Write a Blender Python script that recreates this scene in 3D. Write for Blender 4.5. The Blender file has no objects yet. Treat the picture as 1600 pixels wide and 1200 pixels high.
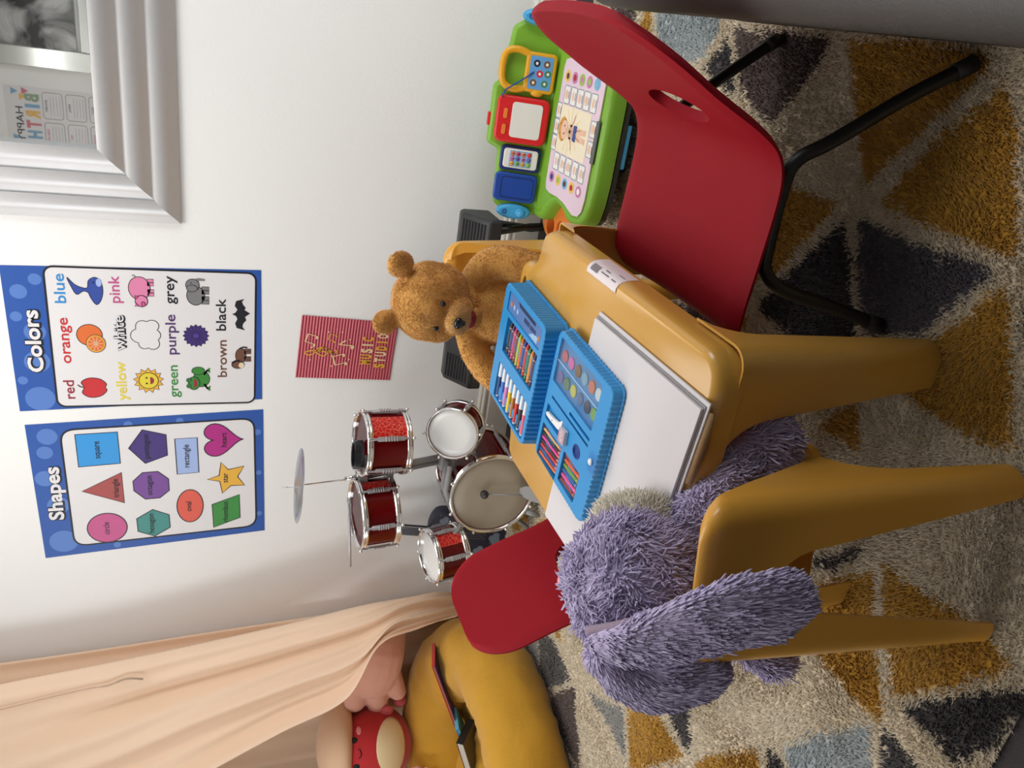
import bpy, bmesh, math, random
import numpy as np
from math import sin, cos, pi, radians as RAD, sqrt
from mathutils import Matrix, Vector, noise

C = bpy.context.scene.collection
random.seed(7)
rng = np.random.default_rng(11)

# ------------------------------------------------------------------ camera
# The phone was held upright, so the picture lies on its side: the camera is rolled by a quarter turn.
scene = bpy.context.scene
cam_d = bpy.data.cameras.new('camera')
cam = bpy.data.objects.new('camera', cam_d)
C.objects.link(cam)
cam_d.sensor_fit = 'HORIZONTAL'
cam_d.sensor_width = 36.0
cam_d.lens = 36.0 * 1225.0 / 1600.0
cam_d.clip_start = 0.02
cam.matrix_world = Matrix(((0.145950, 0.897528, 0.416103, 0.0),
                           (-0.328255, 0.440713, -0.835476, 0.0),
                           (-0.933245, -0.014651, 0.358941, 1.1),
                           (0, 0, 0, 1)))
scene.camera = cam

# ------------------------------------------------------------------ light
scene.view_settings.view_transform = 'Standard'
scene.view_settings.look = 'None'
scene.view_settings.exposure = 0.10
scene.view_settings.gamma = 1.0
scene.view_settings.use_curve_mapping = False
world = bpy.data.worlds.new('world')
scene.world = world
world.use_nodes = True
world.node_tree.nodes['Background'].inputs[0].default_value = (0.80, 0.88, 1.0, 1)
world.node_tree.nodes['Background'].inputs[1].default_value = 0.35

def area(name, loc, target, sx, sy, power, color):
    d = bpy.data.lights.new(name, 'AREA')
    d.shape = 'RECTANGLE'; d.size = sx; d.size_y = sy
    d.energy = power; d.color = color
    o = bpy.data.objects.new(name, d)
    C.objects.link(o)
    o.location = loc
    o.rotation_euler = (Vector(target) - Vector(loc)).to_track_quat('-Z', 'Y').to_euler()
    return o

# soft cool daylight from the windows of the side walls, and the ceiling lamp over the play corner
area('window_light_left', (-3.25, 0.75, 1.60), (-0.6, 1.6, 0.8), 1.2, 1.2, 28, (0.92, 0.97, 1.0))
area('window_light_right', (1.75, 1.55, 1.15), (-0.8, 2.5, 0.75), 1.2, 1.8, 44, (0.93, 0.97, 1.0))
area('ceiling_light', (-0.95, 1.55, 2.42), (-0.95, 1.56, 0), 1.5, 1.1, 25, (1.0, 0.97, 0.93))

# ------------------------------------------------------------------ materials
_mats = {}
def mat(name, col, rough=0.5, metal=0.0, spec=0.5, noise_amt=0.0, noise_scale=40, bump=0.0, bump_scale=200,
        sheen=0.0, coat=0.0, trans=0.0, sss=0.0, emit=None, detail=3.0):
    if name in _mats: return _mats[name]
    m = bpy.data.materials.new(name); m.use_nodes = True
    nt = m.node_tree; b = nt.nodes['Principled BSDF']
    b.inputs['Base Color'].default_value = (*col, 1)
    b.inputs['Roughness'].default_value = rough
    b.inputs['Metallic'].default_value = metal
    b.inputs['Specular IOR Level'].default_value = spec
    b.inputs['Sheen Weight'].default_value = sheen
    b.inputs['Coat Weight'].default_value = coat
    b.inputs['Transmission Weight'].default_value = trans
    if noise_amt or bump:
        tc = nt.nodes.new('ShaderNodeTexCoord')
    if noise_amt:
        n = nt.nodes.new('ShaderNodeTexNoise'); n.inputs['Scale'].default_value = noise_scale; n.inputs['Detail'].default_value = detail
        nt.links.new(tc.outputs['Object'], n.inputs['Vector'])
        mx = nt.nodes.new('ShaderNodeMix'); mx.data_type = 'RGBA'
        mx.inputs['A'].default_value = (*[max(0, c * (1 - noise_amt)) for c in col], 1)
        mx.inputs['B'].default_value = (*[min(1, c * (1 + noise_amt)) for c in col], 1)
        nt.links.new(n.outputs['Fac'], mx.inputs['Factor'])
        nt.links.new(mx.outputs['Result'], b.inputs['Base Color'])
    if bump:
        n2 = nt.nodes.new('ShaderNodeTexNoise'); n2.inputs['Scale'].default_value = bump_scale; n2.inputs['Detail'].default_value = 4
        nt.links.new(tc.outputs['Object'], n2.inputs['Vector'])
        bp = nt.nodes.new('ShaderNodeBump'); bp.inputs['Strength'].default_value = bump; bp.inputs['Distance'].default_value = 0.01
        nt.links.new(n2.outputs['Fac'], bp.inputs['Height'])
        nt.links.new(bp.outputs['Normal'], b.inputs['Normal'])
    _mats[name] = m
    return m

def attr_mat(name, rough=0.9, sheen=0.2, spec=0.2):
    """colour comes from the point attribute 'tint' (dye of each tuft)"""
    m = bpy.data.materials.new(name); m.use_nodes = True
    nt = m.node_tree; b = nt.nodes['Principled BSDF']
    a = nt.nodes.new('ShaderNodeAttribute'); a.attribute_name = 'tint'
    nt.links.new(a.outputs['Color'], b.inputs['Base Color'])
    b.inputs['Roughness'].default_value = rough
    b.inputs['Sheen Weight'].default_value = sheen
    b.inputs['Specular IOR Level'].default_value = spec
    return m

def srgb(r, g, b):
    f = lambda c: (c / 255 / 12.92) if c <= 10 else (((c / 255) + 0.055) / 1.055) ** 2.4
    return (f(r), f(g), f(b))

# ------------------------------------------------------------------ mesh helpers
def ident(p): return p

class MB:
    def __init__(self): self.v = []; self.f = []; self.m = []; self.s = []
    def add(self, vs, fs, mi=0, smooth=True, M=None):
        o = len(self.v)
        if M is not None: vs = [M @ Vector(p) for p in vs]
        self.v.extend([tuple(p) for p in vs])
        for f in fs:
            self.f.append([i + o for i in f]); self.m.append(mi); self.s.append(smooth)
        return self
    def box(self, c, s, mi=0, M=None, smooth=False):
        x, y, z = [k / 2 for k in s]
        vs = [(c[0] + a * x, c[1] + b * y, c[2] + d * z) for a in (-1, 1) for b in (-1, 1) for d in (-1, 1)]
        fs = [(0, 1, 3, 2), (4, 6, 7, 5), (0, 4, 5, 1), (2, 3, 7, 6), (0, 2, 6, 4), (1, 5, 7, 3)]
        return self.add(vs, fs, mi, smooth, M)
    def loft(self, rings, mi=0, closed=True, cap=True, smooth=True, M=None):
        n = len(rings[0]); vs = [p for r in rings for p in r]; fs = []
        for i in range(len(rings) - 1):
            for j in range(n if closed else n - 1):
                k = (j + 1) % n
                fs.append((i * n + j, i * n + k, (i + 1) * n + k, (i + 1) * n + j))
        if cap and closed:
            fs.append(tuple(range(n - 1, -1, -1))); fs.append(tuple((len(rings) - 1) * n + j for j in range(n)))
        return self.add(vs, fs, mi, smooth, M)
    def lathe(self, prof, seg=32, mi=0, M=None, smooth=True, cap=True):
        rings = [[(r * cos(2 * pi * j / seg), r * sin(2 * pi * j / seg), z) for j in range(seg)] for r, z in prof]
        return self.loft(rings, mi, True, cap, smooth, M)
    def prism(self, poly, z0, z1, mi=0, M=None, smooth=False):
        n = len(poly)
        vs = [(x, y, z0) for x, y in poly] + [(x, y, z1) for x, y in poly]
        fs = [tuple(range(n - 1, -1, -1)), tuple(range(n, 2 * n))] + [(j, (j + 1) % n, n + (j + 1) % n, n + j) for j in range(n)]
        return self.add(vs, fs, mi, smooth, M)
    def tube(self, pts, r, seg=10, mi=0, M=None, closed=False, cap=True, smooth=True):
        P = [Vector(p) for p in pts]; n = len(P)
        R = r if isinstance(r, (list, tuple)) else [r] * n
        rings = []; prev = None
        for i in range(n):
            a = P[(i - 1) % n] if (closed or i > 0) else P[i]
            b = P[(i + 1) % n] if (closed or i < n - 1) else P[i]
            t = (b - a).normalized()
            if prev is None:
                up = Vector((0, 0, 1)) if abs(t.z) < 0.9 else Vector((1, 0, 0))
                u = t.cross(up).normalized()
            else:
                u = (prev - t * prev.dot(t)).normalized()
            prev = u; w = t.cross(u)
            rings.append([P[i] + (u * cos(2 * pi * k / seg) + w * sin(2 * pi * k / seg)) * R[i] for k in range(seg)])
        if closed: rings.append(rings[0])
        return self.loft(rings, mi, True, cap and not closed, smooth, M)
    def ball(self, c, r, seg=20, rings=12, mi=0, M=None, power=1.0):
        r = r if isinstance(r, (list, tuple)) else (r, r, r)
        vs = [(c[0], c[1], c[2] - r[2])]
        for i in range(1, rings):
            a = -pi / 2 + pi * i / rings
            for j in range(seg):
                t = 2 * pi * j / seg
                vs.append((c[0] + r[0] * cos(a) * cos(t), c[1] + r[1] * cos(a) * sin(t), c[2] + r[2] * sin(a)))
        vs.append((c[0], c[1], c[2] + r[2])); fs = []
        for j in range(seg): fs.append((0, 1 + (j + 1) % seg, 1 + j))
        for i in range(rings - 2):
            for j in range(seg):
                a = 1 + i * seg; fs.append((a + j, a + (j + 1) % seg, a + seg + (j + 1) % seg, a + seg + j))
        a = 1 + (rings - 2) * seg; e = len(vs) - 1
        for j in range(seg): fs.append((a + j, a + (j + 1) % seg, e))
        return self.add(vs, fs, mi, True, M)
    def text(self, s, x, y, h, z0, z1, mi=0, M=None, w=None, bold=0.0, rot=0.0, align='CENTER'):
        """lettering lying in the local XY plane; h = height of a capital, w = wanted width"""
        vs, fs = text_mesh(s, bold)
        xs = [p[0] for p in vs]
        cx = (min(xs) + max(xs)) / 2 if align == 'CENTER' else min(xs)
        sy = h / 0.69; sx = sy if w is None else w / (max(xs) - min(xs))
        c, d = cos(rot), sin(rot)
        pos = []
        for p in vs:
            a = (p[0] - cx) * sx; b = p[1] * sy
            pos.append((x + a * c - b * d, y + a * d + b * c))
        n = len(pos)
        allv = [(p[0], p[1], z1) for p in pos]
        self.add(allv, fs, mi, False, M)
        return self
    def build(self, name, mats, parent=None, bevel=0.0, bseg=2, subsurf=0, solid=0.0, auto=None, loc=None):
        me = bpy.data.meshes.new(name)
        me.from_pydata(self.v, [], self.f)
        if not isinstance(mats, (list, tuple)): mats = [mats]
        for m in mats: me.materials.append(m)
        me.polygons.foreach_set('material_index', self.m)
        me.polygons.foreach_set('use_smooth', self.s)
        bm = bmesh.new(); bm.from_mesh(me)
        bmesh.ops.recalc_face_normals(bm, faces=bm.faces) if not getattr(self, 'keep', False) else None
        bm.to_mesh(me); bm.free()
        me.update()
        o = bpy.data.objects.new(name, me); C.objects.link(o)
        if parent is not None:
            o.parent = parent
            o.matrix_parent_inverse = world_of(parent).inverted()
        if solid:
            md = o.modifiers.new('solid', 'SOLIDIFY'); md.thickness = solid; md.offset = 0
        if bevel:
            md = o.modifiers.new('bevel', 'BEVEL'); md.width = bevel; md.segments = bseg; md.limit_method = 'ANGLE'; md.angle_limit = RAD(38)
            if auto is None: auto = 40
        if subsurf:
            md = o.modifiers.new('sub', 'SUBSURF'); md.levels = subsurf; md.render_levels = subsurf
        if auto is not None:
            me.polygons.foreach_set('use_smooth', [True] * len(me.polygons))
            try: me.set_sharp_from_angle(angle=RAD(auto))
            except Exception: pass
        return o

def world_of(o):
    m = o.matrix_basis.copy()
    if o.parent is None: return m
    return world_of(o.parent) @ o.matrix_parent_inverse @ m

_tm = {}
def text_mesh(s, bold=0.0):
    k = (s, bold)
    if k in _tm: return _tm[k]
    cu = bpy.data.curves.new('lettering', 'FONT'); cu.body = s; cu.offset = bold; cu.size = 1.0; cu.resolution_u = 3
    ob = bpy.data.objects.new('lettering', cu); C.objects.link(ob)
    dg = bpy.context.evaluated_depsgraph_get(); dg.update()
    me = ob.evaluated_get(dg).to_mesh()
    vs = [tuple(v.co) for v in me.vertices]; fs = [tuple(p.vertices) for p in me.polygons]
    ob.evaluated_get(dg).to_mesh_clear()
    bpy.data.objects.remove(ob); bpy.data.curves.remove(cu)
    _tm[k] = (vs, fs)
    return _tm[k]

def thing(name, label, cat, loc=(0, 0, 0), group=None, rotz=0.0):
    o = bpy.data.objects.new(name, None); C.objects.link(o)
    o.location = loc; o.rotation_euler = (0, 0, rotz); o.empty_display_size = 0.05
    o['label'] = label; o['category'] = cat
    if group: o['group'] = group
    return o
def tag(o, label, cat, group=None):
    o['label'] = label; o['category'] = cat
    if group: o['group'] = group
    return o
def struct(o):
    o['kind'] = 'structure'; return o

def rrect(x0, x1, y0, y1, r, n=6):
    out = []
    for cx, cy, a0 in ((x1 - r, y1 - r, 0), (x0 + r, y1 - r, 90), (x0 + r, y0 + r, 180), (x1 - r, y0 + r, 270)):
        for k in range(n + 1):
            a = RAD(a0 + 90 * k / n); out.append((cx + r * cos(a), cy + r * sin(a)))
    return out
def ell(cx, cy, rx, ry=None, n=28, a0=0, a1=360):
    ry = rx if ry is None else ry
    full = abs(a1 - a0) >= 360
    k = n if full else n + 1
    return [(cx + rx * cos(RAD(a0 + (a1 - a0) * i / n)), cy + ry * sin(RAD(a0 + (a1 - a0) * i / n))) for i in range(k)]
def stroke(pts, w):
    """a flat band of width w along a 2d path"""
    L = []; R = []
    for i, p in enumerate(pts):
        a = pts[max(0, i - 1)]; b = pts[min(len(pts) - 1, i + 1)]
        dx, dy = b[0] - a[0], b[1] - a[1]; l = math.hypot(dx, dy) or 1
        ww = w[i] if isinstance(w, (list, tuple)) else w
        L.append((p[0] - dy / l * ww / 2, p[1] + dx / l * ww / 2)); R.append((p[0] + dy / l * ww / 2, p[1] - dx / l * ww / 2))
    return L, R
def band(mb, pts, w, z, mi, M=None):
    L, R = stroke(pts, w); n = len(pts)
    vs = [(x, y, z) for x, y in L] + [(x, y, z) for x, y in R]
    mb.add(vs, [(i, i + 1, n + i + 1, n + i) for i in range(n - 1)], mi, False, M)
def outline(mb, poly, w, z, mi, M=None):
    n = len(poly); ring = []
    for i in range(n):
        a = poly[i - 1]; b = poly[(i + 1) % n]
        dx, dy = b[0] - a[0], b[1] - a[1]; l = math.hypot(dx, dy) or 1
        ring.append((dy / l * w / 2, -dx / l * w / 2))
    vs = [(poly[i][0] + ring[i][0], poly[i][1] + ring[i][1], z) for i in range(n)] + [(poly[i][0] - ring[i][0], poly[i][1] - ring[i][1], z) for i in range(n)]
    mb.add(vs, [(i, (i + 1) % n, n + (i + 1) % n, n + i) for i in range(n)], mi, False, M)
def flat(mb, poly, z, mi, M=None):
    mb.add([(x, y, z) for x, y in poly], [tuple(range(len(poly)))], mi, False, M)
def spline(pts, n=8, closed=False):
    P = [Vector(p) for p in pts]; out = []; N = len(P)
    rngs = range(N if closed else N - 1)
    for i in rngs:
        p0 = P[(i - 1) % N] if (closed or i > 0) else P[i]; p1 = P[i]; p2 = P[(i + 1) % N]
        p3 = P[(i + 2) % N] if (closed or i < N - 2) else p2
        for k in range(n):
            t = k / n
            out.append(0.5 * ((2 * p1) + (p2 - p0) * t + (2 * p0 - 5 * p1 + 4 * p2 - p3) * t * t + (-p0 + 3 * p1 - 3 * p2 + p3) * t ** 3))
    if not closed: out.append(P[-1])
    return out

def fuse(mb, voxel, smooth_iter=6):
    """grow one continuous skin round overlapping solids"""
    me = bpy.data.meshes.new('tmp'); me.from_pydata(mb.v, [], mb.f)
    bm = bmesh.new(); bm.from_mesh(me); bmesh.ops.recalc_face_normals(bm, faces=bm.faces); bm.to_mesh(me); bm.free()
    ob = bpy.data.objects.new('tmp', me); C.objects.link(ob)
    md = ob.modifiers.new('r', 'REMESH'); md.mode = 'VOXEL'; md.voxel_size = voxel; md.use_smooth_shade = True
    if smooth_iter:
        ms = ob.modifiers.new('s', 'SMOOTH'); ms.factor = 0.6; ms.iterations = smooth_iter
    dg = bpy.context.evaluated_depsgraph_get(); dg.update()
    out = bpy.data.meshes.new_from_object(ob.evaluated_get(dg))
    bpy.data.objects.remove(ob); bpy.data.meshes.remove(me)
    return out

def link_mesh(me, name, mats, parent=None):
    me.name = name; me.materials.clear()
    for m in (mats if isinstance(mats, (list, tuple)) else [mats]): me.materials.append(m)
    me.polygons.foreach_set('use_smooth', [True] * len(me.polygons))
    o = bpy.data.objects.new(name, me); C.objects.link(o)
    if parent is not None:
        o.parent = parent; o.matrix_parent_inverse = world_of(parent).inverted()
    return o

def sample_surface(me, n):
    me.calc_loop_triangles()
    nt = len(me.loop_triangles)
    tri = np.empty(nt * 3, np.int32); me.loop_triangles.foreach_get('vertices', tri); tri = tri.reshape(-1, 3)
    co = np.empty(len(me.vertices) * 3, np.float32); me.vertices.foreach_get('co', co); co = co.reshape(-1, 3)
    a, b, c = co[tri[:, 0]], co[tri[:, 1]], co[tri[:, 2]]
    nr = np.cross(b - a, c - a); ar = np.linalg.norm(nr, axis=1)
    pick = rng.choice(nt, n, p=ar / ar.sum())
    u = rng.random(n); v = rng.random(n); sw = u + v > 1; u[sw] = 1 - u[sw]; v[sw] = 1 - v[sw]
    p = a[pick] + (b - a)[pick] * u[:, None] + (c - a)[pick] * v[:, None]
    nn = nr[pick] / np.maximum(ar[pick], 1e-12)[:, None]
    return p, nn

def strands(p, d, nrm, length, rad, bend, tint, segs=3):
    """tapered three-sided tufts; p root, d unit direction, bend = vector the tip is pulled along. returns verts, faces, colours"""
    n = len(p)
    t = np.cross(d, rng.normal(size=(n, 3))); t /= np.linalg.norm(t, axis=1)[:, None]
    w = np.cross(d, t)
    V = np.empty((n, segs * 3 + 1, 3), np.float32)
    for k in range(segs):
        f = k / segs if segs < 3 else (0.0, 0.5, 0.9)[k]
        c = p + d * (length * f)[:, None] + bend * (f * f * length)[:, None]
        r = rad * (1.0 - (0.45 if segs < 3 else 0.40) * f)
        for j in range(3):
            a = 2 * pi * j / 3
            V[:, k * 3 + j] = c + (t * cos(a) + w * sin(a)) * r[:, None]
    V[:, segs * 3] = p + d * length[:, None] + bend * length[:, None]
    base = []
    for k in range(segs - 1):
        for j in range(3):
            a = k * 3 + j; b = k * 3 + (j + 1) % 3
            base += [(a, b, b + 3), (a, b + 3, a + 3)]
    e = segs * 3
    for j in range(3): base.append(((segs - 1) * 3 + j, (segs - 1) * 3 + (j + 1) % 3, e))
    base = np.array(base, np.int32)
    F = (base[None] + (np.arange(n) * (segs * 3 + 1))[:, None, None]).reshape(-1, 3)
    Cc = np.repeat(tint, segs * 3 + 1, axis=0)
    return V.reshape(-1, 3), F, Cc

def mesh_np(name, parts, mats):
    """one mesh from numpy (verts, faces (tri or quad arrays), colours or None)"""
    vs = []; polys = []; cols = []; o = 0; loops = []; tot = []
    for V, F, K in parts:
        vs.append(np.asarray(V, np.float32)); cols.append(np.asarray(K, np.float32))
        F = np.asarray(F, np.int32) + o
        loops.append(F.ravel()); tot.append(np.full(len(F), F.shape[1], np.int32)); o += len(V)
    vs = np.concatenate(vs); cols = np.concatenate(cols); loops = np.concatenate(loops); tot = np.concatenate(tot)
    me = bpy.data.meshes.new(name)
    me.vertices.add(len(vs)); me.vertices.foreach_set('co', vs.ravel())
    me.loops.add(len(loops)); me.loops.foreach_set('vertex_index', loops)
    me.polygons.add(len(tot))
    st = np.concatenate([[0], np.cumsum(tot)[:-1]]).astype(np.int32)
    me.polygons.foreach_set('loop_start', st)
    try: me.polygons.foreach_set('loop_total', tot)
    except Exception: pass
    me.polygons.foreach_set('use_smooth', np.ones(len(tot), bool))
    at = me.attributes.new('tint', 'FLOAT_COLOR', 'POINT')
    k4 = np.ones((len(vs), 4), np.float32); k4[:, :3] = cols
    at.data.foreach_set('color', k4.ravel())
    me.update(calc_edges=True); me.validate()
    for m in (mats if isinstance(mats, (list, tuple)) else [mats]): me.materials.append(m)
    return me
def mesh_arrays(me, col):
    me.calc_loop_triangles()
    tri = np.empty(len(me.loop_triangles) * 3, np.int32); me.loop_triangles.foreach_get('vertices', tri)
    co = np.empty(len(me.vertices) * 3, np.float32); me.vertices.foreach_get('co', co)
    co = co.reshape(-1, 3)
    return co, tri.reshape(-1, 3), np.tile(np.asarray(col, np.float32), (len(co), 1))
# ------------------------------------------------------------------ room shell
WALL = mat('wall_paint', (0.87, 0.868, 0.86), 0.7, noise_amt=0.012, noise_scale=3, bump=0.05, bump_scale=160)
CEIL = mat('ceiling_paint', (0.85, 0.84, 0.82), 0.8, noise_amt=0.01)
TRIM = mat('trim_paint', (0.74, 0.72, 0.66), 0.35, noise_amt=0.02, noise_scale=8)
CARPET = mat('floor_carpet', (0.055, 0.045, 0.048), 0.95, noise_amt=0.25, noise_scale=300, bump=0.6, bump_scale=500)
WY = 2.56
def slab(name, c, s, m):
    return struct(MB().box(c, s).build(name, m))
slab('floor', (-0.75, 0.78, -0.05), (5.2, 3.72, 0.1), CARPET)
slab('ceiling', (-0.75, 0.78, 2.55), (5.2, 3.72, 0.1), CEIL)
slab('wall_back', (-0.75, WY + 0.05, 1.25), (5.2, 0.1, 2.5), WALL)
slab('wall_rear', (-0.75, -1.05, 1.25), (5.2, 0.1, 2.5), WALL)
slab('wall_left', (-3.35, 0.78, 1.25), (0.1, 3.56, 2.5), WALL)
slab('wall_right', (1.85, 0.78, 1.25), (0.1, 3.56, 2.5), WALL)
# moulded skirting board: plain face with two beads on top
prof = [(0, 0), (0.016, 0), (0.016, 0.088), (0.013, 0.094), (0.013, 0.100), (0.0155, 0.104), (0.0155, 0.112), (0.010, 0.118), (0.010, 0.124), (0.006, 0.130), (0, 0.130)]
mb = MB()
mb.loft([[(-3.29, WY - a, b) for a, b in prof], [(1.79, WY - a, b) for a, b in prof]], 0, True, True, False)
struct(mb.build('baseboard_back', TRIM))

# ------------------------------------------------------------------ mirror
SILVER = mat('brushed_silver', (0.60, 0.60, 0.605), 0.40, metal=0.55, noise_amt=0.03, noise_scale=60)
GLASS_MIRROR = mat('mirror_glass', (0.90, 0.92, 0.90), 0.015, metal=1.0)
BACKING = mat('frame_backing', (0.10, 0.08, 0.06), 0.7)
root = thing('wall_mirror', 'large wall mirror in a wide stepped silver frame above the play corner', 'mirror', (-0.15, WY, 1.7))
fx0, fx1, fz0, fz1 = -0.706, 0.40, 1.176, 2.28
FW = 0.212
pr = []
for k in range(3):                       # three rounded steps, each falling away towards the outside
    h0 = 0.046 - 0.010 * k
    for j in range(9):
        t = j / 8
        pr.append((FW * (k + t) / 3 , h0 + 0.004 * sin(pi * min(1, t * 1.3)) - 0.016 * t ** 2.2))
pr.append((FW, 0.0)); 
pr = [(0.0, 0.002)] + pr
def frame_side(a, b, ia, ib):
    # a,b outer corners, ia,ib inner corners (x,z)
    rings = []
    for o, i in ((a, ia), (b, ib)):
        rings.append([(i[0] + (o[0] - i[0]) * d / FW, WY - h - 0.001, i[1] + (o[1] - i[1]) * d / FW) for d, h in pr])
    m = MB(); m.loft(rings, 0, True, True, True)
    return m
co = [(fx0, fz0), (fx1, fz0), (fx1, fz1), (fx0, fz1)]
ci = [(fx0 + FW, fz0 + FW), (fx1 - FW, fz0 + FW), (fx1 - FW, fz1 - FW), (fx0 + FW, fz1 - FW)]
for k, nm in enumerate(('bottom', 'right', 'top', 'left')):
    o = frame_side(co[k], co[(k + 1) % 4], ci[k], ci[(k + 1) % 4]).build('frame_rail', SILVER, root, auto=42)
mb = MB().box(((fx0 + fx1) / 2, WY - 0.014, (fz0 + fz1) / 2), (fx1 - fx0 - 2 * FW + 0.02, 0.006, fz1 - fz0 - 2 * FW + 0.02))
mb.build('mirror_glass', GLASS_MIRROR, root)

# ------------------------------------------------------------------ paper on the walls
def paper(name, rgb, rough=0.45): return mat('print_' + name, srgb(*rgb), rough, spec=0.4)
MWALL = Matrix(((1, 0, 0, 0), (0, 0, -1, WY - 0.001), (0, 1, 0, 0), (0, 0, 0, 1)))      # x, z on the wall -> world
MREAR = Matrix(((-1, 0, 0, 0), (0, 0, 1, -0.999), (0, 1, 0, 0), (0, 0, 0, 1)))
PAL = ['blue', 'lightblue', 'white', 'ink', 'red', 'orange', 'sky', 'yellow', 'pink', 'green', 'purple', 'grey', 'brown', 'cream',
       'darkred', 'violet', 'teal', 'coral', 'maroon', 'magenta', 'gold', 'pale', 'lilac', 'square', 'frog', 'darkpurple', 'midblue', 'palepink', 'ash_green', 'dusty_blue', 'apricot', 'dusty_rose']
RGB = dict(blue=(38, 84, 166), lightblue=(84, 124, 196), white=(226, 224, 226), ink=(24, 24, 34), red=(200, 44, 50), orange=(222, 110, 52), sky=(50, 140, 208),
           yellow=(226, 206, 60), pink=(196, 84, 140), green=(58, 140, 62), purple=(84, 52, 110), grey=(124, 124, 126), brown=(112, 74, 56), cream=(228, 214, 178),
           darkred=(150, 40, 60), violet=(84, 58, 150), teal=(64, 140, 134), coral=(222, 92, 74), maroon=(166, 74, 72), magenta=(176, 34, 130), gold=(232, 178, 62),
           pale=(160, 182, 230), lilac=(118, 70, 150), square=(48, 150, 222), frog=(56, 134, 50), darkpurple=(66, 44, 120), midblue=(50, 76, 160), palepink=(222, 132, 172), ash_green=(150, 170, 146), dusty_blue=(132, 172, 204), apricot=(232, 184, 104), dusty_rose=(208, 124, 136))
PM = [paper(n, RGB[n]) for n in PAL]
IX = {n: i for i, n in enumerate(PAL)}
Lz = lambda k: 0.0006 + 0.00035 * k

def sheet(mb, quad, th, mi, wav=0.003, M=None, n=14, lift=()):
    """a slightly wavy thin sheet, corners tl, tr, br, bl"""
    tl, tr, br, bl = [Vector((*q, 0)) for q in quad]
    vs = []
    for i in range(n + 1):
        for j in range(n + 1):
            u, v = j / n, i / n
            p = (tl * (1 - u) + tr * u) * (1 - v) + (bl * (1 - u) + br * u) * v
            vs.append((p.x, p.y, th))
    N = n + 1
    fs = [(i * N + j, i * N + j + 1, (i + 1) * N + j + 1, (i + 1) * N + j) for i in range(n) for j in range(n)]
    b = len(vs)
    rim = [j for j in range(N)] + [i * N + n for i in range(1, N)] + [n * N + j for j in range(n - 1, -1, -1)] + [i * N for i in range(n - 1, 0, -1)]
    vs2 = vs + [(vs[i][0], vs[i][1], 0) for i in rim]
    k = len(rim)
    fs += [(rim[i], rim[(i + 1) % k], b + (i + 1) % k, b + i) for i in range(k)]
    mb.add(vs2, fs, mi, False, M)

def word(mb, s, x0, x1, y, h, col, M, z=3, edge=None, bold=0.012):
    cx = (x0 + x1) / 2
    if edge:
        mb.text(s, cx, y - 0.0025, h * 1.02, 0, Lz(z - 1), IX[edge], M, (x1 - x0) * 1.03, bold + 0.055)
    mb.text(s, cx, y, h, 0, Lz(z), IX[col], M, x1 - x0, bold)
def shape(mb, poly, col, M, z=2, line=0.0035, ink='ink'):
    flat(mb, poly, Lz(z), IX[col], M); outline(mb, poly, line, Lz(z + 1), IX[ink], M)
def disc(mb, cx, cy, r, col, M, z=3, ry=None, n=24): flat(mb, ell(cx, cy, r, ry, n), Lz(z), IX[col], M)

# --- colours poster
mb = MB(); M = MWALL
sheet(mb, [(-1.344, 1.667), (-0.860, 1.672), (-0.847, 0.941), (-1.318, 0.932)], 0.0004, IX['blue'], M=M)
for cx, cy, r in ((-0.94, 1.631, 0.023), (-1.171, 1.603, 0.036), (-1.300, 1.606, 0.042), (-1.07, 1.60, 0.03), (-1.02, 1.645, 0.016), (-1.235, 1.648, 0.014), (-0.90, 1.585, 0.018)):
    disc(mb, cx, cy, r, 'lightblue', M, 0)
rr = rrect(-1.330, -0.858, 0.957, 1.560, 0.026)
flat(mb, rr, Lz(1), IX['white'], M); outline(mb, rr, 0.006, Lz(2), IX['ink'], M)
word(mb, 'Colors', -1.206, -0.998, 1.588, 0.040, 'white', M, 4, 'ink', 0.03)
for s, x0, x1, y, h, c in (('red', -1.302, -1.236, 1.508, 0.030, 'darkred'), ('orange', -1.176, -1.022, 1.509, 0.030, 'red'), ('blue', -0.974, -0.880, 1.508, 0.030, 'sky'),
                           ('yellow', -1.312, -1.172, 1.357, 0.030, 'yellow'), ('pink', -0.970, -0.881, 1.359, 0.030, 'pink'),
                           ('green', -1.304, -1.185, 1.201, 0.030, 'green'), ('purple', -1.146, -1.006, 1.203, 0.030, 'purple'), ('grey', -0.970, -0.876, 1.203, 0.030, 'ink'),
                           ('brown', -1.230, -1.094, 1.048, 0.029, 'brown'), ('black', -1.060, -0.948, 1.050, 0.030, 'ink')):
    word(mb, s, x0, x1, y, h, c, M, 3)
word(mb, 'white', -1.132, -1.012, 1.353, 0.031, 'white', M, 4, 'ink', 0.004)
# apple
ap = [tuple(p)[:2] for p in spline([(-1.262, 1.480, 0), (-1.243, 1.487, 0), (-1.229, 1.465, 0), (-1.232, 1.434, 0), (-1.250, 1.415, 0), (-1.262, 1.419, 0), (-1.275, 1.415, 0), (-1.294, 1.434, 0), (-1.298, 1.465, 0), (-1.282, 1.486, 0)], 4, True)]
shape(mb, ap, 'red', M, 2, 0.0022); band(mb, [(-1.262, 1.480), (-1.259, 1.491), (-1.252, 1.498)], 0.004, Lz(4), IX['brown'], M)
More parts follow.
